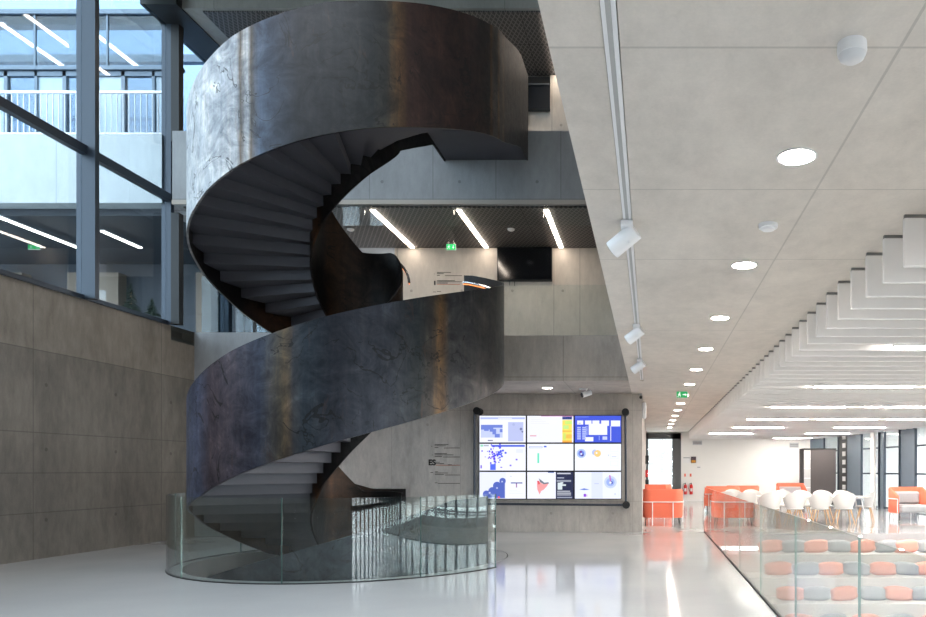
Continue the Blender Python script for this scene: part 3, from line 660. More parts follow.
for (c, r), shp in contents.items():
    ax = x0+c*DWt; az = z1-r*DHt
    t = thing('display_panel', (ax+DWt/2,VY,az-DHt), '%s %s display of the video wall, showing %s' % (posr[r], posn[c], what[(c,r)]), 'display', 'displays of the video wall')
    g = G(); g.box(ax+.003,VY,az-DHt+.003,ax+DWt-.003,VY+.08,az-.003); g.build('casing', M['black'], t)
    cols = []; g = G(); bz = .018; W_ = DWt-2*bz; H_ = DHt-2*bz
    X = lambda u: ax+bz+min(max(u,0),1)*W_
    Z = lambda v: az-bz-min(max(v,0),1)*H_
    for i, s_ in enumerate(shp):
        col = s_[-1]
        if col not in cols: cols.append(col)
        mi = cols.index(col); yy = VY-.002-.0006*i
        if s_[0] == 'b': q = [(X(s_[1]),yy,Z(s_[4])),(X(s_[3]),yy,Z(s_[4])),(X(s_[3]),yy,Z(s_[2])),(X(s_[1]),yy,Z(s_[2]))]
        elif s_[0] == 'r':
            q = [(X(s_[1]-s_[3]/2),yy,Z(s_[2]+s_[4]/2)),(X(s_[1]+s_[3]/2),yy,Z(s_[2]+s_[4]/2)),(X(s_[1]+s_[3]/2),yy,Z(s_[2]-s_[4]/2)),(X(s_[1]-s_[3]/2),yy,Z(s_[2]-s_[4]/2))]
        elif s_[0] == 'd':
            q = [(X(s_[1])+s_[3]*W_*cos(2*pi*k/20),yy,Z(s_[2])+s_[3]*W_*sin(2*pi*k/20)) for k in range(20)]
        else: q = [(X(u),yy,Z(v)) for u, v in s_[1]]
        g.add(q, [tuple(range(len(q)))], mi)
    g.build('screen', [E(c_) for c_ in cols], t)
def vw(px, py, D=VY-.06): return P(px, py, D)
MF = thing('video_wall_mount', (x0,17.4,1), 'dark tube frame with round end caps that carries the video wall', 'mount')
g = G()
g.tube([vw(474.4,410.5),vw(474.4,504)], .028); g.tube([vw(474.4,503.8),vw(626,505)], .028); g.tube([vw(625.4,412),vw(626,505)], .028)
g.build('tube', plain('tube_grey', srgb(58,64,74), .4, .5), MF)
for a in ((477,410.8),(625.4,412),(626.2,505)):
    p = vw(*a); g = G(); g.cyl((p[0],p[1]-.04,p[2]),(p[0],17.5,p[2]), .088, n=28); g.build('end_cap', M['black'], MF)
g = G(); g.box(x0+.2,VY+.08,z0+.1,x1-.2,17.5,z1-.1); g.build('backing', M['black'], MF)

# lettering on the walls
def text_mesh(name, body, size, loc, mat, parent=None, depth=.004):
    cu = bpy.data.curves.new(name, 'FONT'); cu.body = body; cu.size = size; cu.extrude = depth; cu.offset = size*.035
    to = bpy.data.objects.new(name+'_tmp', cu); COL.objects.link(to)
    dg = bpy.context.evaluated_depsgraph_get(); dg.update()
    me = bpy.data.meshes.new_from_object(to.evaluated_get(dg)); bpy.data.objects.remove(to); bpy.data.curves.remove(cu)
    for v in me.vertices: v.co = (v.co.x, -v.co.z, v.co.y)
    me.materials.clear(); me.materials.append(mat); me.name = name
    o = bpy.data.objects.new(name, me); COL.objects.link(o)
    if parent is not None:
        o.parent = parent; w = parent['_w']; o.location = [loc[i]-w[i] for i in range(3)]
    else: o.location = loc
    return o
def bars(t, D, items, mat, name='text_lines'):
    g = G()
    for a, y, b in items:
        p0 = P(a,y,D); p1 = P(b,y,D); g.box(p0[0],D-.004,p0[2]-.006,p1[0],D,p0[2]+.006)
    return g.build(name, mat, t)
t = thing('wall_directory', P(430,485,17.49), 'small floor directory lettered on the concrete wall left of the video wall', 'lettering')
bars(t, 17.495, [(434.7,444.5,448.5),(434.7,445.8,446),(434.7,447.6,438.5),(444,448,460),(434.7,453.6,447),(434.7,454.9,453.5),(434.7,456.6,442),(443,457,460),(435.5,462.2,440),(435.5,463.6,444),(448,464.8,452),(435,471.8,438),(435,473,448),(435,474.6,444),(445,475,460),(435,482.8,437.5),(438,483.4,460),(431.4,446.2,432.2),(430.6,472.6,433.0),(432.0,455,432.6)], M['inkb'])
bars(t, 17.495, [(436,465.2,460)], M['inkr'])
p = P(428.3,465.1,17.49); text_mesh('large_letters', 'ES', .19, p, M['inkb'], t, .002)
t = thing('wall_directory', P(430,295,17.69), 'small floor directory lettered on the first gallery wall above the stair band', 'lettering')
bars(t, 17.695, [(437,272.4,451),(437,273.6,444),(437,275.4,440),(445,275.7,462),(437,280.6,455),(437,281.8,462),(437,283.1,448),(437,291.5,441),(434,274,434.7),(433,292,436)], M['inkb'])
bars(t, 17.695, [(437,284.4,460)], M['inkr'])
g = G(); p = P(434,283,17.69); g.box(p[0],17.69,p[2]-.05,p[0]+.035,17.698,p[2]+.055); g.build('large_letters', M['inkb'], t)

# ------------------------------------------------------------------ exit signs
def exit_sign(px, py, D, w, hh, ceil_z, label, m_g, arrow='down', flip=False):
    p = P(px, py, D); X, Y, Z = p
    t = thing('exit_sign', (X,Y,Z-hh/2), label, 'exit sign')
    g = G(); g.rbox(X-w/2,Y,Z-hh/2,X+w/2,Y+.03,Z+hh/2,.004); g.build('sign_body', M['white_metal'], t)
    g = G(); g.box(X-w/2+.006,Y-.002,Z-hh/2+.006,X+w/2-.006,Y,Z+hh/2-.006); g.build('face', m_g, t)
    g = G(); k = hh/2; y0, y1 = Y-.006, Y-.003
    mx = X-w*.24
    # running figure
    g.add([(mx+.10*k*cos(2*pi*i/12)*1.6+.12*k, y1, Z+.55*k+.16*k*sin(2*pi*i/12)) for i in range(12)], [tuple(range(12))])
    for a in ([(-.1,.35),(.2,.3),(.1,-.15),(-.2,-.1)],[(.15,.3),(.5,.1),(.45,-.02),(.1,.15)],[(-.1,.3),(-.45,.1),(-.4,0),(-.1,.15)],[(.1,-.1),(.45,-.3),(.35,-.7),(.25,-.65),(.3,-.35),(-.05,-.2)],[(-.2,-.1),(0,-.2),(-.25,-.6),(-.6,-.65),(-.6,-.55),(-.3,-.5)]):
        g.add([(mx+u*k,y1,Z+v*k) for u,v in a], [tuple(range(len(a)))])
    ax_ = X+w*.24
    A = [(-.12,.6),(.12,.6),(.12,-.05),(.42,-.05),(0,-.6),(-.42,-.05),(-.12,-.05)]
    if arrow == 'right': A = [(-v,u) for u,v in A]
    g.add([(ax_+u*k,y1,Z+v*k) for u,v in A], [tuple(range(7))])
    g.build('pictogram', M['white_e'], t)
    g = G()
    for s_ in (-.3,.3): g.cyl((X+s_*w,Y+.015,Z+hh/2),(X+s_*w,Y+.015,ceil_z), .004, n=6)
    g.build('hanger', M['chrome'], t)
    return t
exit_sign(682,394.6,16.6,.26,.155,3.34,'green running-man exit sign hanging under the pale ceiling by the corridor',M['green_e'],'right')
exit_sign(451,247,16.6,.22,.14,6.95,'bright green exit sign under the dark mesh ceiling of the first gallery',M['green_dim'])
exit_sign(34,247,17.6,.3,.12,6.9,'small green exit sign seen through the left window',M['green_dim'])

# ------------------------------------------------------------------ screens and panels upstairs
p0 = P(497,280.6,17.6); p1 = P(552,247,17.6)
t = thing('wall_screen', (p0[0],17.6,p0[2]), 'large switched-off black screen on the first gallery wall', 'screen')
g = G(); g.rbox(p0[0],17.6,p0[2],p1[0],17.7,p1[2],.01); g.build('casing', M['black'], t)
g = G(); g.box(p0[0]+.02,17.597,p0[2]+.02,p1[0]-.02,17.6,p1[2]-.02); g.build('screen', M['screen_black'], t)
g = G(); g.cyl((p0[0]+.3,17.66,p0[2]),(p0[0]+.3,17.66,p0[2]-.1),.008,n=6); g.cyl((p0[0]+.42,17.66,p0[2]),(p0[0]+.42,17.66,p0[2]-.12),.008,n=6); g.build('cable', M['dark'], t)
p0 = P(527,108.5,17.3); p1 = P(550,84.5,17.3)
t = thing('wall_panel', (p0[0],17.3,p0[2]), 'dark framed panel high on the top gallery wall right of the stair', 'panel')
g = G(); g.box(p0[0],17.3,p0[2],p1[0],17.45,p1[2]); g.build('board', plain('navy_panel', srgb(24,28,34), .3), t)
g = G(); g.box(p0[0],17.27,p1[2]-.02,p1[0],17.3,p1[2]+.01); g.box(p0[0]-.02,17.27,p0[2],p0[0],17.3,p1[2]); g.build('frame', plain('frame_grey', srgb(100,105,112), .4, .6), t)

# ------------------------------------------------------------------ ceiling devices
def lathe_down(prof, c): # profile hanging below c
    g = G(); g.lathe([(r,-z) for r,z in prof], c, 28); return g
p = P(852,45,3.11)
t = thing('motion_sensor', (p[0],p[1],3.34), 'large white dome sensor on the pale concrete ceiling at top right', 'sensor')
lathe_down([(.062,0),(.064,.035),(.06,.05)], (p[0],p[1],3.34)).build('base', M['white_metal'], t)
lathe_down([(.058,.05),(.052,.066),(.034,.078),(.004,.082)], (p[0],p[1],3.34)).build('dome', plain('sensor_dome', srgb(222,222,224), .3), t)
def smoke(c, r, label):
    t = thing('smoke_detector', c, label, 'smoke detector')
    lathe_down([(r,0),(r,.018),(r*.95,.03)], c).build('base', M['white_metal'], t)
    lathe_down([(r*.7,.03),(r*.62,.045),(.004,.05)], c).build('sensor_cap', M['white_metal'], t)
smoke((.885,5.4,3.34), .072, 'small flat white smoke detector on the pale ceiling beyond the nearest downlight')
smoke(P(350.6,228,16.3)[:2]+(6.95,), .08, 'left smoke detector on the dark mesh ceiling of the first gallery')
smoke(P(511,228,16.3)[:2]+(6.95,), .08, 'right smoke detector on the dark mesh ceiling of the first gallery')
def downlight(x, y, z, label, r=.105, group='round downlights in the pale ceiling'):
    t = thing('downlight', (x,y,z), label, 'ceiling light', group)
    g = G(); g.lathe([(r,0),(r,-.004)], (x,y,z), 32); g.build('lens', M['down'], t)
    g = G()
    g.sector(x,y,r,r+.014,0,360,z-.007,z,32); g.build('ring', M['light_trim'], t)
    return t
ords = ['nearest','second','third','fourth','fifth','sixth','seventh','eighth','ninth','tenth','eleventh','twelfth']
for k in range(13):
    y = 4.23+2.24*k
    downlight(.845 if k else .86, y, 3.34, ('%s round downlight of the row in the pale ceiling, counted from the camera' % ords[k]) if k < 12 else 'farthest round downlight of the row, by the end door', .105)
downlight(-2.3,16.15,3.34,'lone round downlight in the ceiling strip above the video wall')

# lighting track with spotlights
TR = thing('lighting_track', (-.165,0,3.4), 'white lighting track let into the ceiling edge along the atrium', 'track')
g = G(); g.box(-.197,-8.5,3.335,-.135,14.7,3.36); g.build('rail', M['white_metal'], TR)
g = G(); g.box(-.178,-8.4,3.33,-.156,14.6,3.335); g.build('slot', M['cabinet_side'], TR)
def spot(y, label, px=-.17, z=3.33):
    t = thing('spotlight', (px,y,z), label, 'spotlight', 'white spotlights on the ceiling track')
    g = G(); g.rbox(px-.045,y-.09,z-.05,px+.045,y+.09,z,.008); g.build('adapter', M['white_metal'], t)
    g = G(); g.cyl((px+.02,y,z-.05),(px+.02,y,z-.13), .012, n=10); g.box(px-.0,y-.05,z-.16,px+.02,y+.05,z-.1); g.build('bracket', M['white_metal'], t)
    g = G(); a = (px+.065,y-.02,z-.06); b = (px-.115,y+.05,z-.185); g.cyl(a,b,.068,n=28); sh = g.build('lamp_body', M['white_metal'], t, bev=.006)
    g = G(); d = [(b[i]-a[i]) for i in range(3)]; g.cyl(b,[b[i]+d[i]*.01 for i in range(3)],.055,n=24); g.build('lens', M['dark'], t)
spot(5.35,'largest and nearest white spotlight on the ceiling track')
spot(9.1,'middle white spotlight on the ceiling track')
spot(11.9,'farthest white spotlight on the ceiling track')
# spotlight-like camera over the video wall
p = P(585.5,393,16.2)
t = thing('projector_spotlight', (p[0],p[1],3.34), 'short white cylinder lamp with dark lens above the video wall', 'spotlight')
g = G(); g.rbox(p[0]-.14,p[1]-.03,3.31,p[0]+.05,p[1]+.03,3.34,.005); g.cyl((p[0]+.02,p[1],3.31),(p[0]+.02,p[1],3.24),.012,n=8); g.build('mount', M['white_metal'], t)
g = G(); g.cyl((p[0]+.11,p[1]+.06,3.25),(p[0]-.07,p[1]-.04,3.18),.062,n=24); g.build('lamp_body', M['white_metal'], t)
g = G(); g.cyl((p[0]-.069,p[1]-.039,3.18),(p[0]-.08,p[1]-.046,3.176),.055,n=24); g.build('lens', M['black'], t)
p = P(641,400,17.4)
t = thing('wall_camera', (-.2,17.4,p[2]), 'small dark and white security camera at the top corner of the video wall concrete', 'camera')
g = G(); g.cyl((-.22,17.4,3.27),(-.22,17.2,3.23),.035,n=16); g.build('housing', M['black'], t)
g = G(); g.box(-.25,17.42,3.24,-.19,17.5,3.34); g.build('bracket', M['white_metal'], t)
t = thing('wall_speaker', (-.14,17.6,3.0), 'slim white wall speaker round the corner right of the video wall', 'speaker')
g = G(); g.rbox(-.19,17.55,2.75,-.09,17.75,3.15,.03); g.build('case', M['white_metal'], t)
g = G(); g.box(-.17,17.545,2.78,-.11,17.55,3.12); g.build('grille', M['light_trim'], t)

# ------------------------------------------------------------------ baffles and long luminaires
bp = None; y = 4.75
while y < 34.3:
    if bp is None:
        bp = thing('ceiling_baffle', (1.83,y,3.34), 'white felt baffle hanging in the row under the right hall ceiling', 'baffle', 'white hanging ceiling baffles')
        g = G(); g.rbox(1.83,y-.02,2.966,14,y+.02,3.315,.006); g.build('panel', M['baffle'], bp)
        g = G(); g.box(1.835,y-.014,3.315,14,y+.014,3.34); g.build('clip_rail', M['baffle_clip'], bp)
    else: copy_tree(bp, loc=(1.83,y,3.34))
    if y > 22: pass
    y += .455
lp = None
rows = {8.74:[2.92,4.97], 12.83:[2.9,4.95], 16.92:[2.82,5.0], 21.0:[2.82,4.85,6.88], 24.9:[2.9,6.4], 29.2:[2.4,6.3], 33.0:[5.7]}
def near(y): # keep luminaires between two baffles
    k = round((y-4.75)/.455-.5)+.5; return 4.75+.455*k
ri = 0
for y, xs in rows.items():
    for x in xs:
        yy = near(y)
        lab = 'long white luminaire between the ceiling baffles, row %s from the camera' % ords[ri]
        lab += {0:', left end',1:', right part',2:', far right'}[xs.index(x)] if len(xs) > 1 else ''
        if lp is None:
            lp = thing('long_luminaire', (x,yy,2.97), lab, 'ceiling light', 'long luminaires among the baffles')
            g = G(); g.box(x,yy-.05,2.972,x+1.74,yy+.05,3.06); g.build('housing', M['white_metal'], lp)
            g = G(); g.box(x+.01,yy-.045,2.962,x+1.73,yy+.045,2.9715); g.build('diffuser', M['lum'], lp)
            g = G(); g.cyl((x+.2,yy,3.06),(x+.2,yy,3.34),.004,n=6); g.cyl((x+1.5,yy,3.06),(x+1.5,yy,3.34),.004,n=6); g.build('wire', M['chrome'], lp)
        else: copy_tree(lp, loc=(x,yy,2.97), label=lab)
    ri += 1

# ------------------------------------------------------------------ seating: tub sofas
def sofa(label, back_label='coral'):
    t = thing('tub_sofa', (0,0,0), label, 'sofa', 'coral tub sofas')
    W2, D2 = .56, .42
    def outline(ins, n_=10):
        w, d, r = W2-ins, D2-ins, .26-ins*.7; pts = [(-w,-d)]
        for cxx, a0 in ((-w+r, 180),(w-r, 90)):
            for k in range(n_+1):
                a = radians(a0-90*k/n_); pts.append((cxx+r*cos(a), d-r+r*sin(a)))
        pts.append((w,-d)); return pts
    o_, i_ = outline(0), outline(.08); g = G(); n_ = len(o_); vs = []
    zt = [.74+.24*min(1, max(0,(p[1]+D2)/(2*D2)*1.6)) for p in o_]
    for k in range(n_):
        (a,b),(c,d) = o_[k], i_[k]; m_ = ((a+c)/2,(b+d)/2)
        vs += [(a*.97,b*.97,.20),(a,b,.26),(a,b,zt[k]-.05),(m_[0],m_[1],zt[k]),(c,d,zt[k]-.05),(c,d,.22)]
    fs = []
    for k in range(n_-1):
        for j in range(6): fs.append((6*k+j,6*k+6+j,6*k+6+(j+1)%6,6*k+(j+1)%6))
    fs += [tuple(range(6)), tuple(range(6*n_-1,6*n_-7,-1))]
    g.add(vs, fs, 0, True); g.build('back_shell', M['coral'], t)
    g = G(); g.rbox(-W2+.085,-D2+.0,.22,W2-.085,D2-.09,.45,.05); g.build('seat_cushion', M['grey_fab'], t)
    g = G(); g.rbox(-W2+.1,D2-.24,.45,W2-.1,D2-.085,.84,.06); g.build('back_cushion', M['grey_fab'], t)
    q = outline(-.02); g = G(); g.tube([(q[0][0],q[0][1],.02),(q[0][0],q[0][1],.60)]+[(a,b,.63) for a,b in q]+[(q[-1][0],q[-1][1],.60),(q[-1][0],q[-1][1],.02)], .014, 8); g.build('frame', M['white_metal'], t)
    for sx, sy in ((-1,1),(1,1)):
        g = G(); g.cyl((sx*W2*.5,D2+.02,0),(sx*W2*.5,D2+.02,.63),.014,n=8); g.build('leg', M['white_metal'], t)
    for sx, sy in ((-1,-1),(1,-1),(-1,1),(1,1)):
        g = G(); g.cyl((sx*W2*.85,sy*D2*.8,0),(sx*W2*.8,sy*D2*.75,.22),.012,n=8); g.build('leg', M['black'], t)
    return t
so = sofa('coral tub sofa nearest the concrete wall, seen from behind')
def place(o, px, D, rz): o.location = ((px-650)/721*D, D, 0); o.rotation_euler = (0,0,rz)
place(so, 662.5, 20.0, pi)
c = copy_tree(so, label='second coral tub sofa, half hidden behind the nearest one by the corridor door'); place(c, 656.5, 26.5, pi)
c = copy_tree(so, label='coral tub sofa seen through the end of the straight glass balustrade'); place(c, 722, 23.6, pi)
c = copy_tree(so, label='coral tub sofa with grey back behind the white table, before the dark cabinet'); place(c, 791, 28.5, 0)
c = copy_tree(so, label='coral tub sofa with grey cushions at the far right, facing the camera'); place(c, 909, 22.0, .12)
c = copy_tree(so, label='coral tub sofa just showing behind the left end of the white table'); place(c, 742, 24.5, pi)

# ------------------------------------------------------------------ long white table and shell chairs
def table(px, D, L, label, rz=0):
    x, y = (px-650)/721*D, D
    t = thing('long_table', (x,y,0), label, 'table', 'white tables in the right hall')
    g = G(); g.rbox(x-L/2,y-.45,.715,x+L/2,y+.45,.745,.008); g.build('table_top', M['white_shell'], t)
    for sx in (-1,1):
        for sy in (-1,1):
            g = G(); g.cyl((x+sx*(L/2-.12),y+sy*.38,0),(x+sx*(L/2-.25),y+sy*.3,.715),.02,n=8); g.build('leg', M['white_metal'], t)
    g = G(); g.box(x-L/2+.2,y-.3,.68,x+L/2-.2,y+.3,.715); g.build('apron', M['white_metal'], t)
table(816, 20.6, 2.9, 'long white table ringed by white shell chairs, right one of the two')
table(742, 21.2, 1.5, 'white table at left, behind the straight glass balustrade')
def chair(label):
    t = thing('shell_chair', (0,0,0), label, 'chair', 'white shell chairs at the tables')
    # shell: bucket seat facing +y, closed at the back (-y)
    nu, nv = 15, 9; vs = []; g = G()
    for side in (0,1):
        for j in range(nv):
            for i in range(nu):
                v = j/(nv-1); a = radians(-235+290*i/(nu-1)) if False else radians(180+ (i/(nu-1))*180)
                w = 1-abs(i/(nu-1)*2-1)**1.8
                hgt = .44+.02+(.20+.20*w)*v
                r = (.06+.20*(v**.35)) if j else .02
                r += .03*v
                k = 1-.03*side if j else 1
                zz = hgt if j else .44
                if j: zz = .44+(hgt-.44)*max(0,(v-.25))/.75+.005*j
                vs.append((r*1.06*k*cos(a)*(1.02), r*k*sin(a)*.95+.02, zz+(0 if side == 0 else .012*(1-v))))
    fs = []
    for side in (0,1):
        b = side*nu*nv
        for j in range(nv-1):
            for i in range(nu-1): fs.append((b+j*nu+i,b+j*nu+i+1,b+(j+1)*nu+i+1,b+(j+1)*nu+i))
    b = nu*nv
    for i in range(nu-1): fs.append(((nv-1)*nu+i,(nv-1)*nu+i+1,b+(nv-1)*nu+i+1,b+(nv-1)*nu+i))
    for j in range(nv-1):
        for i in (0,nu-1): fs.append((j*nu+i,(j+1)*nu+i,b+(j+1)*nu+i,b+j*nu+i))
    g.add(vs, fs, 0, True); g.build('seat_back', M['white_shell'], t)
    g = G(); g.lathe([(.05,.415),(.2,.42),(.255,.44),(.25,.465),(.1,.455)], (0,.05,0), 24); g.build('seat', M['white_shell'], t)
    for sx, sy in ((-1,-1),(1,-1),(-1,1),(1,1)):
        g = G(); g.cyl((sx*.25,.02+sy*.23,0),(sx*.15,.02+sy*.13,.42),.011,.018,10); g.build('leg', M['wood'], t)
    return t
ch = chair('white shell chair with wooden legs at the front left of the long table')
place(ch, 770.5, 19.75, 0)
def ch2(px, D, rz, l): c = copy_tree(ch, label=l); place(c, px, D, rz); return c
ch2(794.5,19.7,0,'second white shell chair from the left along the front of the long table')
ch2(820,19.7,0,'third white shell chair from the left along the front of the long table')
ch2(844,19.75,0,'fourth white shell chair, at the front right of the long table')
ch2(866,20.8,radians(68),'white shell chair at the right end of the long table, turned sideways')
ch2(783,21.5,pi,'white shell chair on the far side of the long table, leftmost')
ch2(802.5,21.5,pi,'second white shell chair on the far side of the long table')
ch2(823,21.5,pi,'third white shell chair on the far side of the long table')
ch2(843.5,21.5,pi,'fourth white shell chair on the far side of the long table, rightmost')
ch2(746,20.4,.1,'white shell chair before the left table, seen through the glass')
ch2(726,20.5,-.1,'leftmost white shell chair, seen through the end of the glass')
ch2(733,22.4,pi,'white shell chair on the far side of the left table, leftmost')
ch2(752,22.4,pi,'white shell chair on the far side of the left table, rightmost')

# ------------------------------------------------------------------ tall cabinet
p = P(804,470,30); q = P(836,470,30)
t = thing('tall_cabinet', (p[0],30,0), 'tall dark brown cabinet with a pale side standing by the far wall', 'cabinet')
g = G(); g.rbox(p[0]+.28,30,.05,q[0],30.8,2.38,.01); g.build('body', M['cabinet'], t)
g = G(); g.box(p[0],30.02,.05,p[0]+.28,30.8,2.34)
g.build('side_panel', M['cabinet_side'], t)
g = G(); g.box(p[0]-.02,29.98,2.34,q[0]+.01,30.82,2.40); g.box(p[0]-.03,30.0,.05,p[0],30.8,2.34); g.build('frame', M['black'], t)
g = G()
for k in range(5): g.box(p[0]+.01,30.012,.35+.4*k,p[0]+.27,30.019,.37+.4*k)
g.build('shelf_edge', M['light_trim'], t)

# ------------------------------------------------------------------ cushions on the steps
def cushion_mesh():
    g = G(); nu, nv = 19, 11; vs = []; fs = []
    for side in (1,-1):
        for j in range(nv):
            v = -1+2*j/(nv-1)
            for i in range(nu):
                u = -1+2*i/(nu-1)
                x = u*.305*(.95+.05*v*v); z = v*.155*(1-.42*abs(u)**3)
                th = .105*(max(0,1-u**4)**.55)*(max(0,1-v**4)**.5)*(1-.12*u*u)
                vs.append((x, side*(th+.004), z))
    n_ = nu*nv
    for k in (0,1):
        for j in range(nv-1):
            for i in range(nu-1):
                a = k*n_+j*nu+i; fs.append((a,a+1,a+nu+1,a+nu))
    rim = [i for i in range(nu)]+[j*nu+nu-1 for j in range(1,nv)]+[(nv-1)*nu+i for i in range(nu-2,-1,-1)]+[j*nu for j in range(nv-2,0,-1)]
    for k in range(len(rim)):
        a, b = rim[k], rim[(k+1)%len(rim)]; fs.append((a,b,b+n_,a+n_))
    g.add(vs, fs, 0, True); return g
protos = {}
rown = {1:'top row',2:'second row',3:'third row',4:'fourth row'}
crow = {1:[770,794,816,839,862,886,906,928,950], 2:[778,806,830,856,883,906,928,950,972], 3:[790,816,844,873,898,926,952,980,1008], 4:[800,832,866,900,934,968]}
for k, xs in crow.items():
    yb = 17.03-.862*(k-1); z = -.395*k
    for i, px in enumerate(xs):
        colr = 'coral' if i % 2 == 0 else 'grey'; D = yb-.42
        lab = '%s cushion, %s from the left in the %s on the seating steps' % (colr if colr=='grey' else 'coral pink', ords[i] if i else 'first', rown[k])
        if colr not in protos:
            o = cushion_mesh().build('cushion', M['coral_cush'] if colr == 'coral' else M['grey_cush'])
            tag(o, lab, 'cushion', 'cushions on the seating steps'); protos[colr] = o
        else:
            o = protos[colr].copy(); COL.objects.link(o); o['label'] = lab
        o.location = ((px-650)/721*D, D+rnd.uniform(-.02,.02), z+.135)
        o.rotation_euler = (radians(rnd.uniform(-18,-8)), radians(rnd.uniform(-7,7)), radians(rnd.uniform(-8,8)))
        s_ = rnd.uniform(.95,1.02); o.scale = (s_, 1, s_)

# ------------------------------------------------------------------ far wall items
def extinguisher(px, label):
    p = P(px, 494.5, 34.75); X, Y, Z = p[0], 34.82, .32
    t = thing('fire_extinguisher', (X,Y,Z), label, 'fire extinguisher', 'fire extinguishers')
    g = G(); g.lathe([(.06,0),(.08,.02),(.08,.40),(.06,.46),(.025,.49)], (X,Y,Z), 20); g.build('cylinder', M['red'], t)
    g = G(); g.cyl((X,Y,Z+.49),(X,Y,Z+.55),.02,n=10); g.box(X-.02,Y-.08,Z+.53,X+.02,Y+.02,Z+.56); g.build('valve', M['black'], t)
    g = G(); g.tube([(X,Y-.03,Z+.54),(X-.1,Y-.05,Z+.5),(X-.13,Y-.05,Z+.3),(X-.1,Y-.06,Z+.15)],.012,6); g.build('hose', M['black'], t)
    g = G(); g.box(X-.05,Y-.083,Z+.15,X+.05,Y-.079,Z+.3); g.build('label_sticker', M['white_metal'], t)
extinguisher(685.4,'left red fire extinguisher on the far wall'); extinguisher(691.3,'right red fire extinguisher on the far wall')
def flat(name, a, b, c, d, mats, label, cat, extra=()):
    p0 = P(a,d,34.88); p1 = P(c,b,34.88); o = thing(name, (p0[0],34.88,p0[2]), label, cat)
    g = G(); g.box(p0[0],34.86,p0[2],p1[0],34.9,p1[2]); g.build('board', mats, o)
    for nm,(u0,v0,u1,v1),m_ in extra:
        w, hh = p1[0]-p0[0], p1[2]-p0[2]; g = G(); g.box(p0[0]+u0*w,34.85,p1[2]-v1*hh,p0[0]+u1*w,34.859,p1[2]-v0*hh); g.build(nm, m_, o)
    return o
flat('poster',691,456.7,696,463,plain('poster_dark', srgb(62,50,66), .6),'small dark and orange poster on the far white wall','poster',[('picture',(.1,.55,.9,.92),plain('poster_orange', srgb(236,170,60), .6))])
flat('air_vent',692.6,440.7,702,445,plain('vent_grey', srgb(200,202,206), .6),'left grey air vent high on the far white wall','vent',[('slats',(.05,.3,.95,.45),M['baffle_clip']),('slats',(.05,.6,.95,.75),M['baffle_clip'])])
flat('air_vent',789.6,442.8,798.5,447.8,plain('vent_grey2', srgb(190,193,198), .6),'right grey air vent high on the far white wall, left of the dark cabinet','vent',[('slats',(.05,.3,.95,.45),M['baffle_clip']),('slats',(.05,.6,.95,.75),M['baffle_clip'])])
flat('notice',683,457,690,463,M['light_trim'],'white notice beside the dark poster on the far wall','notice',[('heading',(.05,.05,.95,.2),M['grey_cush'])])
flat('notice',696.8,465.5,700.6,470,M['light_trim'],'tiny white notice right of the dark poster','notice',[('lines',(.1,.3,.9,.5),M['grey_cush'])])
flat('fire_sign',684,473.2,686,477,M['white_metal'],'left tiny red fire sign above the extinguishers','sign',[('symbol',(.1,.1,.9,.9),M['coral'])])
flat('fire_sign',689.5,473.2,691.7,477,M['white_metal'],'right tiny red fire sign above the extinguishers','sign',[('symbol',(.1,.1,.9,.9),M['coral'])])
# dark and red things just inside the corridor, beside the sofas
t = thing('alarm_box', (-.15,30,1.2), 'red and black wall boxes on the corridor side of the concrete wall', 'alarm box')
g = G(); g.rbox(-.19,29.9,1.2,-.08,30.1,1.5,.01); g.build('red_box', M['red'], t)
g = G(); g.rbox(-.19,29.85,1.75,-.05,30.1,2.1,.01); g.rbox(-.19,29.85,.75,-.05,30.1,1.1,.01); g.build('black_box', M['black'], t)

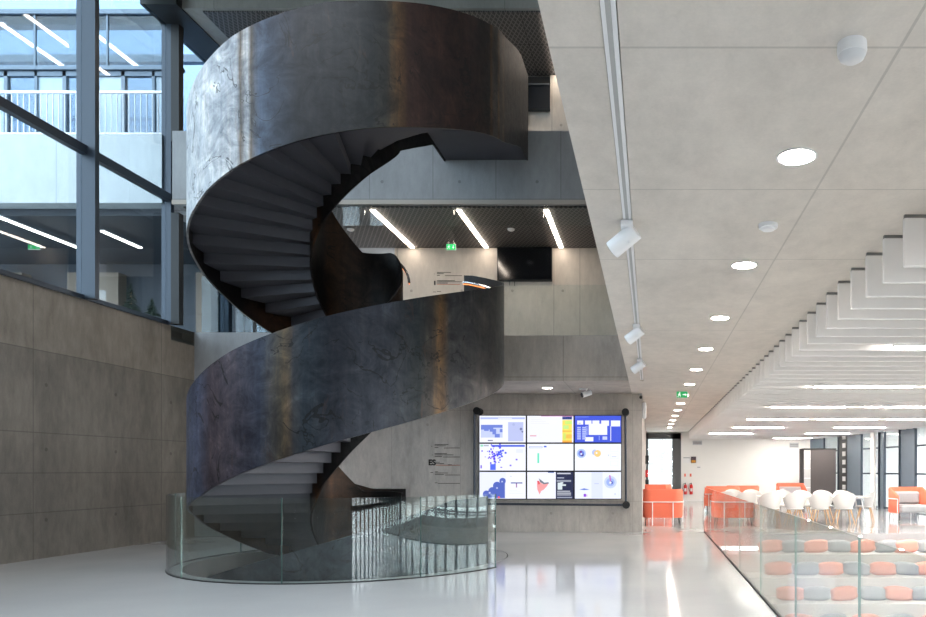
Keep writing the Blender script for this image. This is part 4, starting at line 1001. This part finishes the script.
# fir trees behind the left window
def fir(px, ptop, D, label):
    p = P(px, ptop, D); h_ = p[2]-4.27
    t = thing('fir_tree', (p[0],D,4.27), label, 'tree')
    g = G(); g.cyl((p[0],D,4.27),(p[0],D,4.27+h_*.9),.03,.01,8); g.build('trunk', M['wood'], t)
    g = G(); r_ = random.Random(int(px))
    for k in range(150):
        f = r_.random()**.8; z = 4.45+(h_-.2)*f; R2 = (1-f)*.42+.03; a = r_.uniform(0,2*pi)
        e = (p[0]+R2*cos(a), D+R2*sin(a), z-.1*R2); g.cyl((p[0],D,z+.05), e, .05*(1.1-f), .004, 5)
    g.build('foliage', M['fir'], t)
fir(131,284,16.6,'taller small fir tree behind the left window')
fir(152,299,16.6,'shorter small fir tree behind the left window, by the steel mullion')

# ------------------------------------------------------------------ light
w = bpy.data.worlds.new('world'); S.world = w; w.use_nodes = True; nt = w.node_tree
bg = nt.nodes['Background']; bg.inputs[0].default_value = (.90,.945,1.0,1); bg.inputs[1].default_value = 8.5
def portal(loc, rot, sx, sy):
    l = bpy.data.lights.new('window_daylight', 'AREA'); l.shape = 'RECTANGLE'; l.size = sx; l.size_y = sy; l.cycles.is_portal = True
    o = bpy.data.objects.new('window_daylight', l); COL.objects.link(o); o.location = loc; o.rotation_euler = rot
portal((XL-.2,3.2,8), (0,-pi/2,0), 7, 24.5)
portal((8.6,YN-.3,1.7), (pi/2,0,0), 14.8, 3.4)
portal((-5.4,4,12.3), (0,0,0), 8, 18)
portal((FX(13)+.5,13,1.7), (0,pi/2,radians(9.8)), 3.4, 44)

S.view_settings.view_transform = 'Standard'; S.view_settings.look = 'None'; S.view_settings.gamma = 1
S.view_settings.use_curve_mapping = False; S.view_settings.exposure = 0.45
S.cycles.use_denoising = True
S.cycles.max_bounces = 8; S.cycles.transparent_max_bounces = 16; S.cycles.diffuse_bounces = 5; S.cycles.glossy_bounces = 4
S.cycles.sample_clamp_indirect = 6; S.cycles.caustics_reflective = False; S.cycles.caustics_refractive = False
for o in bpy.data.objects:
    if '_w' in o.keys(): del o['_w']
